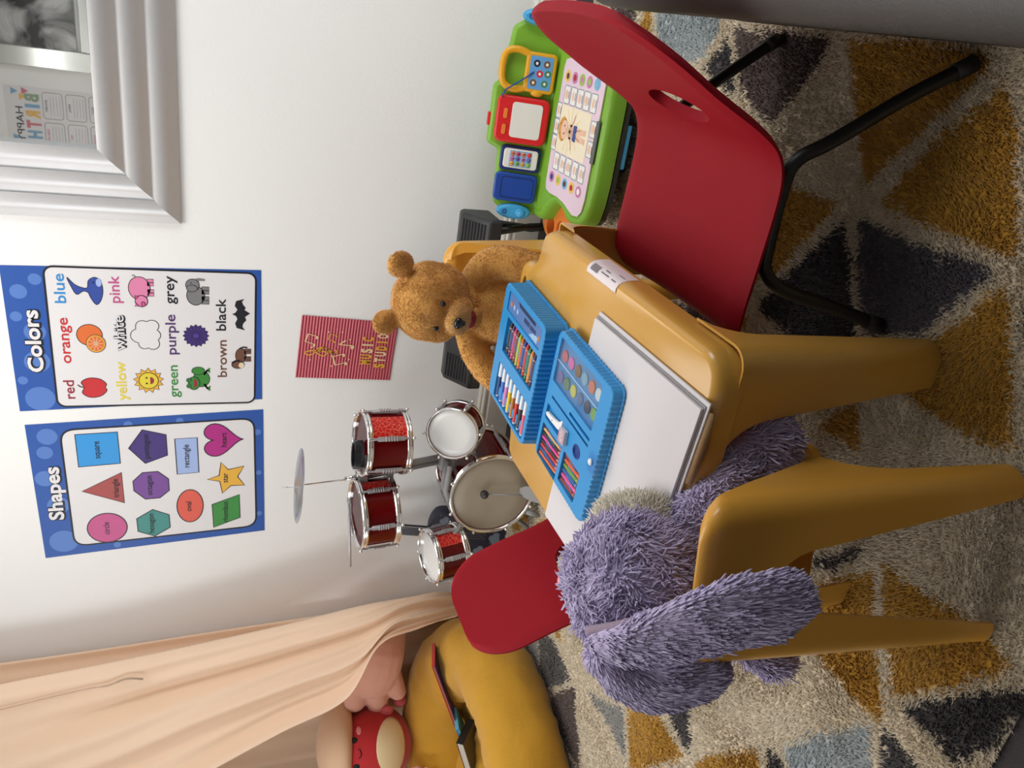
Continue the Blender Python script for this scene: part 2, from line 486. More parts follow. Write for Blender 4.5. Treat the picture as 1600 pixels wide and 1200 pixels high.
# orange with a cut half
shape(mb, ell(-1.079, 1.452, 0.036), 'orange', M, 2, 0.002); shape(mb, ell(-1.108, 1.436, 0.030, 0.027), 'gold', M, 4, 0.002, 'brown'); disc(mb, -1.108, 1.436, 0.025, 'orange', M, 6, 0.022)
for k in range(5):
    a = RAD(20 + 36 * k); band(mb, [(-1.108 - 0.024 * cos(a), 1.436 - 0.021 * sin(a)), (-1.108 + 0.024 * cos(a), 1.436 + 0.021 * sin(a))], 0.0014, Lz(7), IX['cream'], M)
# whale
wh = [tuple(p)[:2] for p in spline([(-0.977, 1.426, 0), (-0.962, 1.412, 0), (-0.930, 1.405, 0), (-0.900, 1.410, 0), (-0.888, 1.425, 0), (-0.899, 1.443, 0), (-0.922, 1.447, 0), (-0.922, 1.462, 0), (-0.912, 1.482, 0), (-0.890, 1.500, 0), (-0.916, 1.492, 0), (-0.945, 1.478, 0), (-0.934, 1.460, 0), (-0.938, 1.446, 0), (-0.955, 1.440, 0)], 3, True)]
shape(mb, wh, 'midblue', M, 2, 0.002); disc(mb, -0.905, 1.415, 0.013, 'pale', M, 4, 0.008); disc(mb, -0.905, 1.430, 0.0025, 'ink', M, 5)
# sun
sp = []
for k in range(26):
    r = 0.046 if k % 2 == 0 else 0.034
    sp.append((-1.240 + r * cos(2 * pi * k / 26), 1.290 + r * sin(2 * pi * k / 26)))
shape(mb, sp, 'gold', M, 2, 0.002); shape(mb, ell(-1.240, 1.290, 0.029), 'yellow', M, 4, 0.002)
for sx in (-1, 1): disc(mb, -1.240 + sx * 0.010, 1.296, 0.003, 'ink', M, 6)
flat(mb, ell(-1.240, 1.285, 0.013, 0.011, 12, 180, 360), Lz(6), IX['darkred'], M)
# cloud
cl = []
for cx, cy, r, a0, a1 in ((-1.108, 1.272, 0.020, 150, 300), (-1.078, 1.268, 0.020, 220, 330), (-1.046, 1.272, 0.020, 230, 400), (-1.048, 1.300, 0.020, 330, 460), (-1.080, 1.312, 0.024, 20, 160), (-1.108, 1.296, 0.018, 80, 220)):
    cl += ell(cx, cy, r, r, 8, a0, a1)
shape(mb, cl, 'white', M, 2, 0.0022)
# pig
shape(mb, ell(-0.920, 1.303, 0.038, 0.031), 'palepink', M, 2, 0.002); shape(mb, ell(-0.962, 1.299, 0.019, 0.018), 'palepink', M, 4, 0.002); shape(mb, ell(-0.972, 1.294, 0.008, 0.006), 'pink', M, 6, 0.0015)
for x in (-0.940, -0.928, -0.906, -0.894): shape(mb, [(x - 0.005, 1.280), (x + 0.005, 1.280), (x + 0.005, 1.262), (x - 0.005, 1.262)], 'palepink', M, 2, 0.0015)
for s in (-1, 1): shape(mb, [(-0.962 + s * 0.006, 1.314), (-0.962 + s * 0.018, 1.318), (-0.962 + s * 0.015, 1.306)], 'pink', M, 6, 0.0015)
band(mb, [(-0.883, 1.312), (-0.876, 1.318), (-0.880, 1.322)], 0.002, Lz(4), IX['ink'], M)
# frog
shape(mb, ell(-1.236, 1.128, 0.030, 0.026), 'frog', M, 2, 0.002); shape(mb, ell(-1.252, 1.152, 0.024, 0.018), 'frog', M, 4, 0.002)
for s in (-0.010, 0.012): shape(mb, ell(-1.252 + s, 1.168, 0.007), 'green', M, 6, 0.0015); disc(mb, -1.252 + s, 1.169, 0.0022, 'ink', M, 8)
flat(mb, ell(-1.252, 1.152, 0.016, 0.011, 12, 180, 360), Lz(6), IX['darkred'], M)
for a in ((-1.272, 1.110), (-1.205, 1.110)):
    for k in (-1, 0, 1): band(mb, [(a[0] * 0.5 - 1.238 * 0.5, 1.120), a, (a[0] + 0.008 * k, a[1] - 0.009)], 0.006, Lz(3), IX['frog'], M)
shape(mb, ell(-1.206, 1.138, 0.014, 0.020), 'frog', M, 4, 0.0018)
# flower
fl = []
for k in range(32):
    r = 0.040 if k % 2 == 0 else 0.033
    fl.append((-1.079 + r * cos(2 * pi * k / 32), 1.142 + r * sin(2 * pi * k / 32)))
shape(mb, fl, 'darkpurple', M, 2, 0.002)
for k in range(16): band(mb, [(-1.079 + 0.010 * cos(pi * k / 8), 1.142 + 0.010 * sin(pi * k / 8)), (-1.079 + 0.033 * cos(pi * k / 8), 1.142 + 0.033 * sin(pi * k / 8))], 0.0012, Lz(4), IX['ink'], M)
disc(mb, -1.079, 1.142, 0.008, 'violet', M, 5)
# elephant
shape(mb, ell(-0.940, 1.140, 0.032, 0.027), 'grey', M, 2, 0.002); shape(mb, ell(-0.904, 1.149, 0.020, 0.020), 'grey', M, 4, 0.002); shape(mb, ell(-0.915, 1.151, 0.011, 0.016), 'grey', M, 6, 0.0015)
for x in (-0.962, -0.948, -0.928, -0.915): shape(mb, [(x - 0.006, 1.122), (x + 0.006, 1.122), (x + 0.006, 1.100), (x - 0.006, 1.100)], 'grey', M, 2, 0.0015)
band(mb, [(-0.892, 1.145), (-0.885, 1.132), (-0.886, 1.112)], [0.012, 0.009, 0.006], Lz(5), IX['grey'], M); disc(mb, -0.897, 1.153, 0.002, 'ink', M, 7)
# horse
shape(mb, ell(-1.150, 1.003, 0.026, 0.017), 'brown', M, 2, 0.002); shape(mb, ell(-1.184, 1.012, 0.014, 0.020), 'brown', M, 4, 0.002); disc(mb, -1.186, 1.001, 0.010, 'cream', M, 6, 0.009)
for x in (-1.168, -1.158, -1.140, -1.130): shape(mb, [(x - 0.004, 0.992), (x + 0.004, 0.992), (x + 0.004, 0.970), (x - 0.004, 0.970)], 'brown', M, 2, 0.0014)
band(mb, [(-1.125, 1.008), (-1.119, 0.995), (-1.121, 0.982)], 0.005, Lz(4), IX['ink'], M)
band(mb, [(-1.178, 1.032), (-1.170, 1.020), (-1.170, 1.006)], 0.006, Lz(5), IX['ink'], M)
# bat
bt = [(-1.001, 1.030), (-0.996, 1.020), (-0.985, 1.014), (-0.972, 1.022), (-0.955, 1.018), (-0.947, 0.992), (-0.957, 1.000), (-0.968, 0.996), (-0.978, 0.988), (-0.986, 0.992), (-0.998, 0.974),
      (-1.010, 0.990), (-1.022, 0.986), (-1.034, 0.996), (-1.046, 0.998), (-1.058, 0.990), (-1.050, 1.016), (-1.034, 1.021), (-1.018, 1.014), (-1.008, 1.018)]
flat(mb, bt, Lz(3), IX['ink'], M)
o = mb.build('poster', PM)
tag(o, 'blue bordered colours poster of coloured words and pictures, beside the mirror', 'poster')

# --- shapes poster
mb = MB()
sheet(mb, [(-1.926, 1.647), (-1.394, 1.659), (-1.359, 0.928), (-1.880, 0.916)], 0.0004, IX['blue'], M=M)
for cx, cy, r in ((-1.50, 1.612, 0.024), (-1.60, 1.62, 0.03), (-1.71, 1.590, 0.034), (-1.86, 1.585, 0.045), (-1.44, 1.60, 0.03), (-1.405, 1.36, 0.014), (-1.395, 1.20, 0.012), (-1.865, 1.28, 0.012), (-1.62, 0.940, 0.010), (-1.45, 0.946, 0.012), (-1.80, 0.936, 0.010), (-1.893, 1.42, 0.012)):
    disc(mb, cx, cy, r, 'lightblue', M, 0)
rr = rrect(-1.452, 0, 0, 0, 0.001)
ANG = RAD(-2.6)
ic = [(-1.884, 1.554), (-1.417, 1.562), (-1.393, 0.958), (-1.855, 0.946)]
def quad_round(q, r, n=6):
    out = []
    for i in range(4):
        p = Vector(q[i]); a = (Vector(q[i - 1]) - p).normalized(); b = (Vector(q[(i + 1) % 4]) - p).normalized()
        for k in range(n + 1):
            t = k / n
            out.append(tuple(p + a * r * (1 - t) ** 2 + b * r * t ** 2))
    return out
rr = quad_round(ic, 0.045)
flat(mb, rr, Lz(1), IX['white'], M); outline(mb, rr, 0.006, Lz(2), IX['ink'], M)
word(mb, 'Shapes', -1.768, -1.555, 1.578, 0.042, 'white', M, 4, 'ink', 0.03)
shape(mb, [(-1.435, 1.520), (-1.430, 1.394), (-1.553, 1.391), (-1.560, 1.518)], 'square', M)
shape(mb, ell(-1.816, 1.447, 0.062, 0.063), 'palepink', M); flat(mb, ell(-1.816, 1.447, 0.060, 0.061), Lz(3), IX['pink'], M)
shape(mb, [(-1.658, 1.515), (-1.590, 1.390), (-1.715, 1.387)], 'maroon', M)
shape(mb, [(-1.495, 1.363), (-1.425, 1.318), (-1.447, 1.245), (-1.529, 1.243), (-1.558, 1.314)], 'darkpurple', M)
shape(mb, [(-1.628, 1.356), (-1.595, 1.325), (-1.593, 1.276), (-1.626, 1.243), (-1.674, 1.242), (-1.703, 1.273), (-1.705, 1.320), (-1.667, 1.355)], 'lilac', M)
shape(mb, [(-1.786, 1.352), (-1.751, 1.299), (-1.778, 1.246), (-1.833, 1.244), (-1.867, 1.296), (-1.841, 1.350)], 'teal', M)
shape(mb, [(-1.465, 1.218), (-1.463, 1.146), (-1.605, 1.143), (-1.609, 1.214)], 'pale', M)
shape(mb, ell(-1.746, 1.175, 0.070, 0.044), 'coral', M)
hp = []
for k in range(40):
    t = 2 * pi * k / 40
    hx = 16 * sin(t) ** 3; hy = 13 * cos(t) - 5 * cos(2 * t) - 2 * cos(3 * t) - cos(4 * t)
    hp.append((-1.476 + hx / 32 * 0.132, 1.070 + hy / 29 * 0.130))
shape(mb, hp, 'magenta', M)
shape(mb, [(-1.637, 1.116), (-1.623, 1.076), (-1.568, 1.069), (-1.600, 1.045), (-1.588, 0.991), (-1.632, 1.013), (-1.670, 0.989), (-1.669, 1.036), (-1.700, 1.065), (-1.648, 1.074)], 'gold', M)
shape(mb, [(-1.746, 1.101), (-1.710, 1.007), (-1.812, 1.004), (-1.848, 1.097)], 'green', M)
for s, x0, x1, y in (('square', -1.529, -1.463, 1.451), ('circle', -1.843, -1.791, 1.441), ('triangle', -1.691, -1.614, 1.403), ('pentagon', -1.539, -1.443, 1.300), ('octagon', -1.689, -1.608, 1.297),
                     ('hexagon', -1.852, -1.768, 1.297), ('rectangle', -1.582, -1.489, 1.174), ('oval', -1.768, -1.727, 1.171), ('heart', -1.505, -1.447, 1.050), ('star', -1.654, -1.614, 1.047), ('rhombus', -1.826, -1.737, 1.047)):
    word(mb, s, x0, x1, y, 0.019, 'ink', M, 5, None, 0.004)
o = mb.build('poster', PM)
tag(o, 'blue bordered shapes poster with circle, triangle and star, nearest the peach canopy', 'poster')

# --- music studio sheet, ribbed card
mb = MB()
q = [(-1.234, 0.822), (-1.000, 0.807), (-1.024, 0.474), (-1.249, 0.487)]
N = 52; vs = []
for i in range(N * 4 + 1):
    v = i / (N * 4); h = 0.0022 + 0.0014 * sin(2 * pi * v * N / 1.6)
    for j in range(9):
        u = j / 8
        x = (q[0][0] * (1 - u) + q[1][0] * u) * (1 - v) + (q[3][0] * (1 - u) + q[2][0] * u) * v
        z = (q[0][1] * (1 - u) + q[1][1] * u) * (1 - v) + (q[3][1] * (1 - u) + q[2][1] * u) * v
        vs.append((x, z, h + 0.006 * (v ** 4) * (u - 0.3) ** 2))
fs = [(i * 9 + j, i * 9 + j + 1, (i + 1) * 9 + j + 1, (i + 1) * 9 + j) for i in range(N * 4) for j in range(8)]
mb.add(vs, fs, 0, True, MWALL)
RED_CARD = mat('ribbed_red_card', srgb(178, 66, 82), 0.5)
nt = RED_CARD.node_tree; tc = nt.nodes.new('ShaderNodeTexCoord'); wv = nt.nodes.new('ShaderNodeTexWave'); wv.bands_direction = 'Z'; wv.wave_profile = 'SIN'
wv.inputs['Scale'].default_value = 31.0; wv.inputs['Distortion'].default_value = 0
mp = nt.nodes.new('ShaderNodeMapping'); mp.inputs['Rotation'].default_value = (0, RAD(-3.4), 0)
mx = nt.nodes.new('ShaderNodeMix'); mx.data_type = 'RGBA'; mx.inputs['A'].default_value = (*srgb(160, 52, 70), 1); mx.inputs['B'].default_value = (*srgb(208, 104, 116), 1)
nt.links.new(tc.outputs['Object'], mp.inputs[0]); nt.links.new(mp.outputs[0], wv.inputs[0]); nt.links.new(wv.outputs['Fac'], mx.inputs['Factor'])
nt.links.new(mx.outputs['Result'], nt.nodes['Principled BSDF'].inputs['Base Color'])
GOLDP = mat('print_gold_foil', srgb(226, 170, 60), 0.4); CREAMP = mat('print_cream_foil', srgb(238, 204, 160), 0.45)
zz = 0.0046
def letters(s, x0, x1, y, h, cols, rot):
    n = len(s); w = (x1 - x0) / n
    for i, ch in enumerate(s):
        x = x0 + w * (i + 0.5)
        mb.text(ch, x, y + (x - x0) * math.tan(rot), h, 0, zz, cols[i], MWALL, w * (0.28 if ch == 'I' else 0.74), 0.05, rot)
letters('MUSIC', -1.188, -1.076, 0.563, 0.037, (1, 1, 2, 2, 1), RAD(-3))
letters('STUDIO', -1.203, -1.064, 0.513, 0.036, (1, 2, 2, 1, 1, 2), RAD(-3))
# treble clef and notes
cf = spline([(-1.126, 0.692, 0), (-1.136, 0.684, 0), (-1.140, 0.696, 0), (-1.128, 0.712, 0), (-1.118, 0.735, 0), (-1.126, 0.752, 0), (-1.143, 0.748, 0), (-1.150, 0.728, 0), (-1.135, 0.712, 0), (-1.120, 0.722, 0), (-1.124, 0.742, 0), (-1.136, 0.738, 0)], 6)
band(mb, [(p.x, p.y) for p in cf], 0.0042, zz, 1, MWALL)
cf = spline([(-1.140, 0.690, 0), (-1.134, 0.730, 0), (-1.130, 0.765, 0), (-1.136, 0.792, 0), (-1.146, 0.785, 0), (-1.143, 0.765, 0), (-1.126, 0.748, 0)], 6)
band(mb, [(p.x, p.y) for p in cf], 0.0042, zz, 1, MWALL)
def note(x, y, s, c, rot, pair=True):
    R_ = lambda a, b: (x + (a * cos(rot) - b * sin(rot)) * s, y + (a * sin(rot) + b * cos(rot)) * s)
    xs = (-0.5, 0.5) if pair else (0,)
    for a in xs:
        flat(mb, [R_(a - 0.14 + 0.2 * cos(t), 0.15 * sin(t)) for t in [2 * pi * k / 16 for k in range(16)]], zz, c, MWALL)
        band(mb, [R_(a, 0), R_(a, 1.1)], 0.09 * s, zz + 0.0001, c, MWALL)
    if pair:
        band(mb, [R_(-0.54, 1.1), R_(0.54, 1.1)], 0.16 * s, zz + 0.0002, c, MWALL)
    else:
        band(mb, [R_(0, 1.1), R_(0.25, 0.85), R_(0.42, 0.62)], 0.12 * s, zz + 0.0002, c, MWALL)
note(-1.092, 0.757, 0.030, 2, RAD(-18)); note(-1.084, 0.690, 0.022, 1, RAD(-14)); note(-1.112, 0.630, 0.042, 2, RAD(-6), False); note(-1.160, 0.656, 0.034, 2, RAD(16))
for x, y in ((-1.060, 0.715), (-1.118, 0.770), (-1.06, 0.668), (-1.165, 0.64), (-1.19, 0.70), (-1.165, 0.775), (-1.088, 0.640), (-1.15, 0.70)):
    flat(mb, ell(x, y, 0.0032, n=8), zz, 2, MWALL)
o = mb.build('music_sign', [RED_CARD, GOLDP, CREAMP])
tag(o, 'ribbed red music studio sign with gold notes taped low on the wall above the drums', 'sign')

# --- what the mirror shows of the opposite wall
mb = MB()
sheet(mb, [(0.84, 2.31), (1.44, 2.31), (1.44, 1.40), (0.84, 1.40)], 0.0006, IX['white'], M=MREAR)
def rword(s, x0, x1, y, h, c, b=0.0): mb.text(s, (x0 + x1) / 2, y, h, 0, Lz(4), IX[c], MREAR, x1 - x0, b)
rword('HAPPY', 0.965, 1.185, 2.212, 0.042, 'ink')
for ch, x, c in zip('BIRTHDAY', (0.905, 0.955, 1.010, 1.070, 1.135, 1.205, 1.275, 1.345), ('ash_green', 'dusty_blue', 'apricot', 'dusty_rose', 'dusty_blue', 'ash_green', 'apricot', 'dusty_rose')):
    mb.text(ch, x, 2.118, 0.075, 0, Lz(4), IX[c], MREAR, 0.022 if ch == 'I' else 0.05, 0.05)
for (x, y, c) in ((0.87, 2.26, 'dusty_blue'), (1.16, 2.27, 'dusty_blue'), (0.90, 2.215, 'apricot'), (1.24, 2.22, 'dusty_rose'), (0.865, 2.20, 'dusty_rose'), (1.30, 2.26, 'dusty_rose')):
    flat(mb, [(x - 0.022, y + 0.01), (x + 0.022, y + 0.01), (x, y - 0.03)], Lz(2), IX[c], MREAR)
for r, row in enumerate((('JANUARY', 'FEBRUARY', 'MARCH'), ('APRIL', 'MAY', 'JUNE'), ('JULY', 'AUGUST', 'SEPTEMBER'), ('OCTOBER', 'NOVEMBER', 'DECEMBER'))):
    for k, mname in enumerate(row):
        x0 = 0.862 + 0.19 * k; y1 = 2.095 - 0.135 * r
        rr = rrect(x0, x0 + 0.165, y1 - 0.115, y1, 0.018)
        outline(mb, rr, 0.003, Lz(2), IX['grey'], MREAR)
        mb.text(mname, x0 + 0.085, y1 - 0.026, 0.013, 0, Lz(3), IX[('ink', 'pink', 'teal')[k]], MREAR, 0.011 * len(mname))
        for j in range(4): band(mb, [(x0 + 0.02, y1 - 0.045 - 0.018 * j), (x0 + 0.145, y1 - 0.045 - 0.018 * j)], 0.0015, Lz(3), IX['grey'], MREAR)
o = mb.build('birthday_poster', PM)
tag(o, 'white birthday calendar poster with pastel letters, seen only in the mirror', 'poster')

root = thing('framed_picture', 'black and white picture in a pale mirrored frame, seen only in the mirror', 'picture', (-0.2, -1.0, 1.85))
BW = bpy.data.materials.new('black_and_white_print'); BW.use_nodes = True
nt = BW.node_tree; b = nt.nodes['Principled BSDF']; b.inputs['Roughness'].default_value = 0.3
tc = nt.nodes.new('ShaderNodeTexCoord'); nz = nt.nodes.new('ShaderNodeTexNoise'); nz.inputs['Scale'].default_value = 3.2; nz.inputs['Detail'].default_value = 8; nz.inputs['Distortion'].default_value = 1.2
rp = nt.nodes.new('ShaderNodeValToRGB'); rp.color_ramp.elements[0].position = 0.42; rp.color_ramp.elements[0].color = (0.012, 0.012, 0.014, 1); rp.color_ramp.elements[1].position = 0.66; rp.color_ramp.elements[1].color = (0.6, 0.6, 0.6, 1)
nt.links.new(tc.outputs['Object'], nz.inputs['Vector']); nt.links.new(nz.outputs['Fac'], rp.inputs[0]); nt.links.new(rp.outputs[0], b.inputs['Base Color'])
PALEF = mat('pale_mirror_frame', (0.72, 0.74, 0.72), 0.15, metal=0.6)
DARKP = mat('dark_picture_ground', (0.018, 0.018, 0.02), 0.35)
mb = MB(); mb.box((-0.10, -0.985, 2.10), (0.98, 0.012, 0.46)); mb.build('print', BW, root)
mb = MB()
mb.box((-0.65, -0.98, 2.08), (0.12, 0.03, 0.62)); mb.box((0.45, -0.98, 2.08), (0.12, 0.03, 0.62))
mb.box((-0.10, -0.98, 1.81), (0.98, 0.03, 0.075)); mb.box((-0.10, -0.98, 2.36), (0.98, 0.03, 0.06))
mb.build('picture_frame', PALEF, root, bevel=0.006)

DARKW = mat('dark_wood', (0.022, 0.018, 0.015), 0.45, noise_amt=0.2, noise_scale=14)
root = thing('added_cabinet', 'dark cabinet, top sliver seen in the mirror, unseen body added to dim bounced light', 'cabinet', (0.5, -0.86, 0))
MB().box((0.56, -0.87, 0.89), (2.36, 0.24, 1.76)).build('added_cabinet_body', DARKW, root, bevel=0.006)  # unseen below its top sliver; body and doors added to block bounced light
for k in range(4):
    d = MB().box((-0.30 + 0.575 * k, -0.742, 0.89), (0.55, 0.018, 1.68)).build('added_cabinet_door', DARKW, root, bevel=0.004)
    MB().box((-0.30 + 0.575 * k + 0.22, -0.726, 0.95), (0.014, 0.018, 0.14)).build('handle', SILVER, d, bevel=0.004)
# ------------------------------------------------------------------ shaggy rug
RUG = {
    'brown': [[(0.058,1.635),(0.058,1.316),(0.015,1.323),(-0.11,1.411),(-0.108,1.448),(-0.06,1.552)],[(0.081,2.261),(0.079,2.12),(0.049,2.098),(0.031,2.136),(0.043,2.286)],[(-0.573,1.675),(-0.571,1.578),(-0.522,1.374),(-0.561,1.395),(-0.576,1.415),(-0.591,1.464),(-0.599,1.63)],[(-2.155,1.799),(-1.93,1.645),(-1.927,1.615),(-1.99,1.596),(-2.051,1.532),(-2.164,1.486),(-2.148,1.514),(-2.158,1.773)],[(-0.478,2.116),(-0.478,2.079),(-0.502,2.06),(-0.518,2.121)]],
    'mustard': [[(0.061,1.27),(0.065,1.1),(0.056,0.948),(0.011,0.975),(-0.173,1.112),(-0.083,1.175),(0.014,1.238)],[(0.021,0.917),(-0.047,0.862),(-0.201,0.787),(-0.21,0.81),(-0.192,1.069),(-0.062,0.995)],[(-0.218,1.373),(-0.217,1.329),(-0.218,1.161),(-0.393,1.274),(-0.424,1.322),(-0.318,1.444)],[(-0.246,0.792),(-0.273,0.768),(-0.444,0.678),(-0.451,0.666),(-0.474,0.717),(-0.472,0.933),(-0.367,0.868)],[(-0.535,0.973),(-0.552,0.949),(-0.605,0.922),(-0.615,1.03)],[(-0.75,0.795),(-0.754,0.774),(-0.751,0.731),(-0.734,0.629),(-0.735,0.584),(-0.738,0.535),(-0.825,0.586),(-0.952,0.68),(-0.879,0.722),(-0.834,0.751)],[(-0.902,0.904),(-0.817,0.84),(-0.784,0.803),(-0.81,0.786),(-0.86,0.765),(-0.913,0.734),(-0.999,0.677),(-1.017,0.677),(-1.026,0.741),(-1.025,0.836),(-0.94,0.89)],[(-1.556,1.045),(-1.467,0.989),(-1.34,0.894),(-1.38,0.858),(-1.604,1.038)],[(-1.863,1.857),(-1.821,1.788),(-1.868,1.784)],[(-1.702,1.349),(-1.585,1.225),(-1.593,1.18),(-1.585,1.086),(-1.659,1.126),(-1.859,1.257)],[(0.092,2.06),(0.093,2.031),(0.007,1.999),(0.022,2.071)],[(-1.763,2.345),(-1.671,2.273),(-1.623,2.196),(-1.682,2.197),(-1.78,2.284)],[(-1.619,2.117),(-1.541,2.038),(-1.544,2.012),(-1.622,2.09)],[(-0.508,1.331),(-0.512,1.312),(-0.535,1.318),(-0.55,1.353)]],
    'dark': [[(-0.242,1.134),(-0.317,1.085),(-0.422,1.02),(-0.458,1.003),(-0.494,1.159),(-0.476,1.298),(-0.4,1.255)],[(-0.874,0.944),(-0.758,0.843),(-0.776,0.843),(-0.84,0.881),(-0.881,0.937)],[(-0.957,0.652),(-0.897,0.62),(-0.787,0.533),(-0.751,0.495),(-0.8,0.497),(-0.885,0.509),(-0.958,0.542),(-0.951,0.581),(-0.952,0.612)],[(-1.02,0.671),(-1.01,0.642),(-1.017,0.595),(-1.019,0.569),(-1.101,0.635)],[(-1.306,0.87),(-1.295,0.825),(-1.33,0.819),(-1.349,0.85)],[(-1.547,1.205),(-1.453,1.129),(-1.547,1.073),(-1.567,1.082)],[(0.037,1.645),(-0.058,1.578),(-0.08,1.58),(-0.035,1.72)],[(-0.262,0.747),(-0.245,0.727),(-0.301,0.7),(-0.308,0.727)]],
    'slate': [[(-0.234,1.104),(-0.227,1.086),(-0.233,0.947),(-0.23,0.81),(-0.365,0.893),(-0.41,0.999),(-0.321,1.063)]],
    'blue': [[(-1.263,0.833),(-1.182,0.796),(-1.041,0.689),(-1.095,0.659),(-1.124,0.653),(-1.297,0.792)],[(0.09,2.009),(0.087,1.697),(0.031,1.695),(-0.027,1.752),(-0.028,1.83),(0.007,1.964)]],
    'grey': [[(-2.193,2.193),(-1.986,1.939),(-2.163,1.834),(-2.41,2.019)],[(-2.212,1.812),(-2.175,1.778),(-2.156,1.521),(-2.18,1.499),(-2.401,1.676)],[(-1.86,1.558),(-1.725,1.358),(-1.857,1.294),(-1.844,1.329),(-1.846,1.469)],[(-0.175,2.135),(-0.189,1.985),(-0.271,1.951),(-0.327,1.98),(-0.386,2.073),(-0.426,2.085),(-0.408,2.148),(-0.284,2.146)]],
    'darkgrey': [[(-1.978,1.936),(-1.928,1.889),(-1.905,1.826),(-1.916,1.662),(-2.15,1.827)]],
}
RUGCOL = dict(cream=srgb(214, 200, 176), brown=srgb(96, 82, 78), mustard=srgb(184, 138, 52), dark=srgb(66, 62, 64), slate=srgb(92, 88, 96),
              blue=srgb(166, 174, 176), grey=srgb(150, 148, 144), darkgrey=srgb(98, 95, 92))
RX0, RX1, RY0, RY1 = -2.75, 1.0, 0.50, 2.40
def in_poly(x, y, poly):
    ins = np.zeros(len(x), bool); n = len(poly)
    for i in range(n):
        x1, y1 = poly[i]; x2, y2 = poly[(i + 1) % n]
        c = ((y1 > y) != (y2 > y))
        with np.errstate(divide='ignore', invalid='ignore'):
            t = (x2 - x1) * (y - y1) / (y2 - y1 + 1e-12) + x1
        ins ^= c & (x < t)
    return ins
def rug_tint(x, y):
    col = np.tile(np.array(RUGCOL['cream'], np.float32), (len(x), 1))
    jx = x + rng.normal(0, 0.0045, len(x)); jy = y + rng.normal(0, 0.0045, len(x))
    for k, L in RUG.items():
        for poly in L:
            col[in_poly(jx, jy, poly)] = RUGCOL[k]
    return col * rng.uniform(0.80, 1.16, (len(x), 1)).astype(np.float32)
N0 = 760000
x = rng.uniform(RX0, RX1, N0); y = rng.uniform(RY0, RY1, N0)
dist = np.sqrt(x ** 2 + y ** 2 + 1.1 ** 2)
keep = rng.random(N0) < np.clip((1.35 / dist) ** 2.0, 0, 1)
keep &= ~((x > 0.16) & (y < 1.6)) & ~(((x + 2.60) ** 2 + (y - 1.84) ** 2) < 0.26) & (x < 0.35)
x, y = x[keep], y[keep]; dist = dist[keep]; n = len(x)
tint = rug_tint(x, y)
p = np.stack([x, y, np.full(n, 0.004)], 1)
fl = np.array([[noise.noise(Vector((a * 7, b * 7, 0.3))), noise.noise(Vector((a * 7 + 40, b * 7, 5.1)))] for a, b in zip(x, y)])
d = np.stack([fl[:, 0] * 0.55 + rng.normal(0, 0.30, n), fl[:, 1] * 0.55 + rng.normal(0, 0.30, n), np.ones(n)], 1)
d /= np.linalg.norm(d, axis=1)[:, None]
ln = rng.uniform(0.008, 0.0145, n); rad = 0.0015 * np.clip(dist / 1.35, 1, 2.2)
V, F, K = strands(p, d, None, ln, rad, np.stack([fl[:, 0] * 0.5, fl[:, 1] * 0.5, np.full(n, -0.12)], 1), tint, 2)
# woven backing
gx, gy = 180, 100
bx, by = np.meshgrid(np.linspace(RX0, RX1, gx), np.linspace(RY0, RY1, gy))
bx = bx.ravel(); by = by.ravel()
bk = rug_tint(bx, by)
Bv = np.concatenate([np.stack([bx, by, np.full(len(bx), 0.0055)], 1), np.stack([bx, by, np.full(len(bx), 0.0005)], 1)])
idx = np.arange(gx * gy).reshape(gy, gx)
top = np.stack([idx[:-1, :-1], idx[:-1, 1:], idx[1:, 1:], idx[1:, :-1]], -1).reshape(-1, 4)
bot = top[:, ::-1] + gx * gy
rim = np.concatenate([idx[0, :], idx[1:, -1], idx[-1, -2::-1], idx[-2:0:-1, 0]])
nx_ = np.roll(rim, -1)
side = np.stack([rim, rim + gx * gy, nx_ + gx * gy, nx_], -1)
RUGM = attr_mat('rug_wool', 0.95, 0.25, 0.1)
root = thing('rug', 'cream shaggy rug with mustard, grey and brown triangles under the table and chairs', 'rug', (-0.75, 1.45, 0))
base_me = mesh_np('rug_backing', [(Bv, top, np.concatenate([bk, bk])), (np.zeros((0, 3)), np.zeros((0, 4), int), np.zeros((0, 3)))] if False else [(Bv, np.concatenate([top, bot, side]), np.concatenate([bk, bk]))], RUGM)
pile_me = mesh_np('rug_pile', [(V, F, K)], RUGM)
for nm, me in (('rug_backing', base_me), ('rug_pile', pile_me)):
    o = bpy.data.objects.new(nm, me); C.objects.link(o); o.parent = root; o.matrix_parent_inverse = world_of(root).inverted()
    if nm == 'rug_pile': o['kind'] = 'stuff'

# ------------------------------------------------------------------ yellow plastic furniture
YEL = mat('yellow_plastic', srgb(214, 156, 62), 0.28, spec=0.5, noise_amt=0.02, noise_scale=6)
YELT = mat('yellow_table_plastic', srgb(204, 154, 70), 0.22, spec=0.5, noise_amt=0.02, noise_scale=5)

def inset_poly(poly, d):
    """move every corner of a convex-ish outline inwards by d (outline runs counter-clockwise)"""
    n = len(poly); out = []
    for i in range(n):
        p0, p1, p2 = Vector(poly[i - 1]), Vector(poly[i]), Vector(poly[(i + 1) % n])
        a = (p1 - p0); b = (p2 - p1)
        if a.length < 1e-9: a = b
        if b.length < 1e-9: b = a
        a = a.normalized(); b = b.normalized()
        na = Vector((-a.y, a.x)); nb = Vector((-b.y, b.x)); m = (na + nb)
        if m.length < 1e-6: m = na
        m.normalize(); k = max(0.35, m.dot(na))
        out.append(tuple(p1 + m * d / k))
    return out

